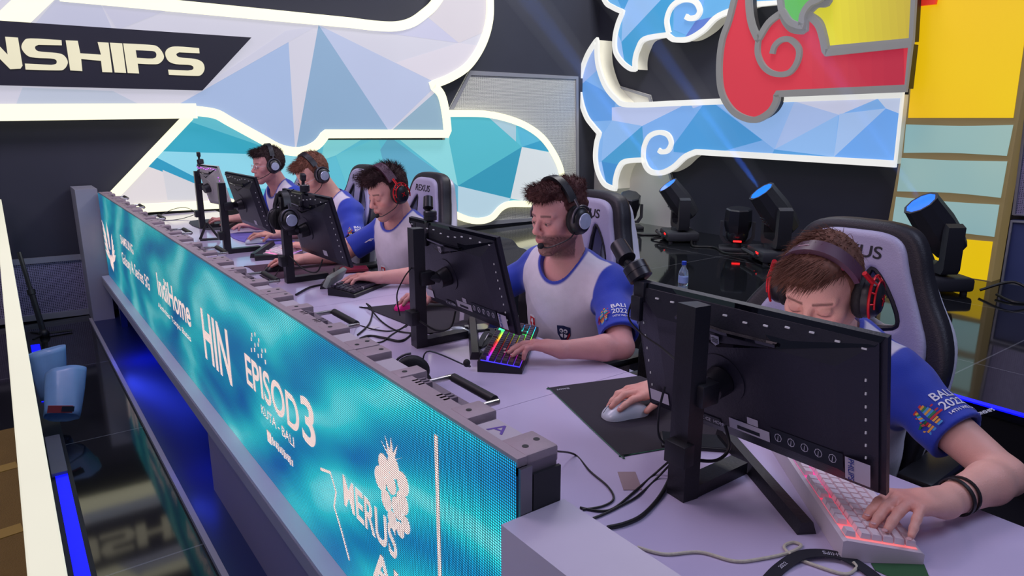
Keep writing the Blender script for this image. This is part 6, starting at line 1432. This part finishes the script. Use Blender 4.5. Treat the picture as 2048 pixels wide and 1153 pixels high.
# ---------------- second from the far end
H4 = head_matrix((1.505, 4.020, 1.175), .12, .52, 0)
J4 = dict(head=H4, neck=(1.63, 4.00, 1.02), shL=(1.63, 3.815, .965), shR=(1.65, 4.21, .96), chest=(1.68, 4.02, .85), pelvis=(1.74, 4.04, .60),
          elL=(1.58, 3.63, .80), wrL=(1.37, 3.77, .797), knL=(1.295, 3.815, .812), tipsL=[(1.30, 3.865, .782), (1.235, 3.865, .782), (1.22, 3.835, .782), (1.225, 3.805, .782), (1.245, 3.775, .778)], sideL=(.3, 1, 0),
          elR=(1.52, 4.30, .80), wrR=(1.335, 4.328, .795), knR=(1.26, 4.33, .806), tipsR=[(1.26, 4.28, .768), (1.19, 4.31, .780), (1.185, 4.332, .780), (1.20, 4.362, .768), (1.23, 4.378, .762)], sideR=(0, -1, 0))
hair4 = dict(col=(120, 78, 62), n=3600, long=.030, short=.004, line=.060, side=.001, top=.008, lumps=[((.06, 0, .09), (.045, .05, .025))], flow=(.9, 0, .2), lift=.5, droop=(.3, 0, -.2), mess=.3, curl=.12, w=.0010)
P4 = person('ginger haired player with head bowed low before the fourth monitor', J4, .005, (218, 164, 150), hair4, seed=21)
headset('black headset with silver disc worn by the ginger haired player', H4 @ HS, 'A', hw=.090, hh=.142, tilt=.1, mic_tip=(.112, .018, -.072))
sleeve_print(P4, at_px(P4, 700, 463), .95)
# ---------------- farthest
H5 = head_matrix((1.500, 4.850, 1.190), .03, .08, 0)
J5 = dict(head=H5, neck=(1.60, 4.90, 1.03), shL=(1.62, 4.74, .975), shR=(1.64, 5.13, .97), chest=(1.65, 4.93, .86), pelvis=(1.73, 4.96, .60),
          elL=(1.54, 4.60, .80), wrL=(1.36, 4.74, .797), knL=(1.29, 4.78, .812), tipsL=[(1.29, 4.83, .782), (1.23, 4.83, .782), (1.21, 4.80, .782), (1.215, 4.77, .782), (1.24, 4.74, .778)], sideL=(.3, 1, 0),
          elR=(1.50, 5.20, .80), wrR=(1.30, 5.20, .795), knR=(1.225, 5.19, .806), tipsR=[(1.225, 5.14, .768), (1.16, 5.17, .780), (1.155, 5.192, .780), (1.17, 5.222, .768), (1.20, 5.238, .762)], sideR=(0, -1, 0))
hair5 = dict(col=(48, 34, 34), n=3600, long=.030, short=.010, line=.062, side=.006, top=.006, lumps=[((.06, 0, .085), (.045, .055, .028)), ((-.05, 0, .03), (.06, .078, .075))], flow=(.6, .1, .2), lift=.3, droop=(.2, 0, -.4), mess=.25, curl=.15, w=.0010)
P5 = person('farthest player in profile with glasses and a lanyard', J5, .005, (208, 152, 146), hair5, beard=((100, 70, 68), .35), seed=29)
headset('black headset with silver disc worn by the farthest player', H5 @ HS, 'A', hw=.092, hh=.144, mic_tip=(.112, .018, -.072))
def glasses(label, pp, m):
    r = thing('eyeglasses', label, 'glasses'); r.matrix_world = pp['H']
    for sy in (1, -1):
        MB().tube([(.099-abs(math.cos(t))*.003, sy*.033+.020*math.cos(t), -.003+.015*math.sin(t)) for t in [2*PI*j/20 for j in range(20)]], .0014, 6, closed=True).build('rim', m, r)
        MB().tube([(.096, sy*.053, .002), (.05, sy*.076, .002), (-.01, sy*.078, .0)], .0014, 6).build('temple', m, r)
    MB().tube([(.101, .013, 0), (.103, 0, .003), (.101, -.013, 0)], .0013, 6).build('bridge', m, r)
    return r
M_gl = mat('glasses_pale', (220, 205, 205), .2, metal=.4)
glasses('pale framed glasses on the farthest player', P5, M_gl); glasses('thin framed glasses on the ginger haired player', P4, M_gl)
nbk = V3_(*J5['neck']); ln = [nbk+V3_(.04, -.085, .0), nbk+V3_(-.02, -.10, -.005), nbk+V3_(-.10, -.075, -.08), nbk+V3_(-.135, -.03, -.20), nbk+V3_(-.13, -.01, -.30)]
lo_ = []
for p in spline(ln, 6):
    h = P5['bvh'].find_nearest(p); lo_.append(h[0]+h[1]*.004)
MB().strap(lo_, .016, .002, nrm=lambda i: (P5['bvh'].find_nearest(lo_[i])[1])).build('neck_lanyard', M_lan, P5['root'])
# ================================================================== blue beams in the stage haze
def haze_mat():
    m = bpy.data.materials.new('stage_haze'); m.use_nodes = True; nt = m.node_tree; nt.nodes.clear(); o = nt.nodes.new('ShaderNodeOutputMaterial'); v = nt.nodes.new('ShaderNodeVolumeScatter')
    v.inputs['Density'].default_value = .10; v.inputs['Color'].default_value = (.9, .93, 1, 1); nt.links.new(v.outputs[0], o.inputs['Volume']); return m
M_haze = haze_mat(); ang = -2.2; tl = .68; axb = Vector((math.sin(ang)*math.sin(tl), -math.cos(ang)*math.sin(tl), math.cos(tl)))
for i, (b, s_, e) in enumerate((((5.12, 2.05, ZS), 1.13, 900), ((5.10, 3.27, ZS), 1.1, 2400), ((5.27, 4.42, ZS), 1.02, 2400))):
    p = Vector(b)+Vector((0, 0, .36*s_))+axb*.222*s_; L = 3.6
    l = bpy.data.lights.new('beam_lamp', 'SPOT'); l.energy = e; l.color = (.05, .22, 1); l.spot_size = math.radians(5); l.spot_blend = .5; l.shadow_soft_size = .02
    lo = bpy.data.objects.new('beam_lamp', l); COL.objects.link(lo); lo.location = p+axb*.02; lo.rotation_euler = (-axb).to_track_quat('Z', 'Y').to_euler()
    o = MB().cyl(p+axb*.03, p+axb*L, .09, .22, 20).build('light_haze', M_haze)
    tag(o, ('haze lit blue above the light before the tower', 'haze lit blue above the middle moving head light', 'haze lit blue above the moving head light by the grey mesh')[i], 'haze', 'hazy beams of the moving heads', 'stuff')
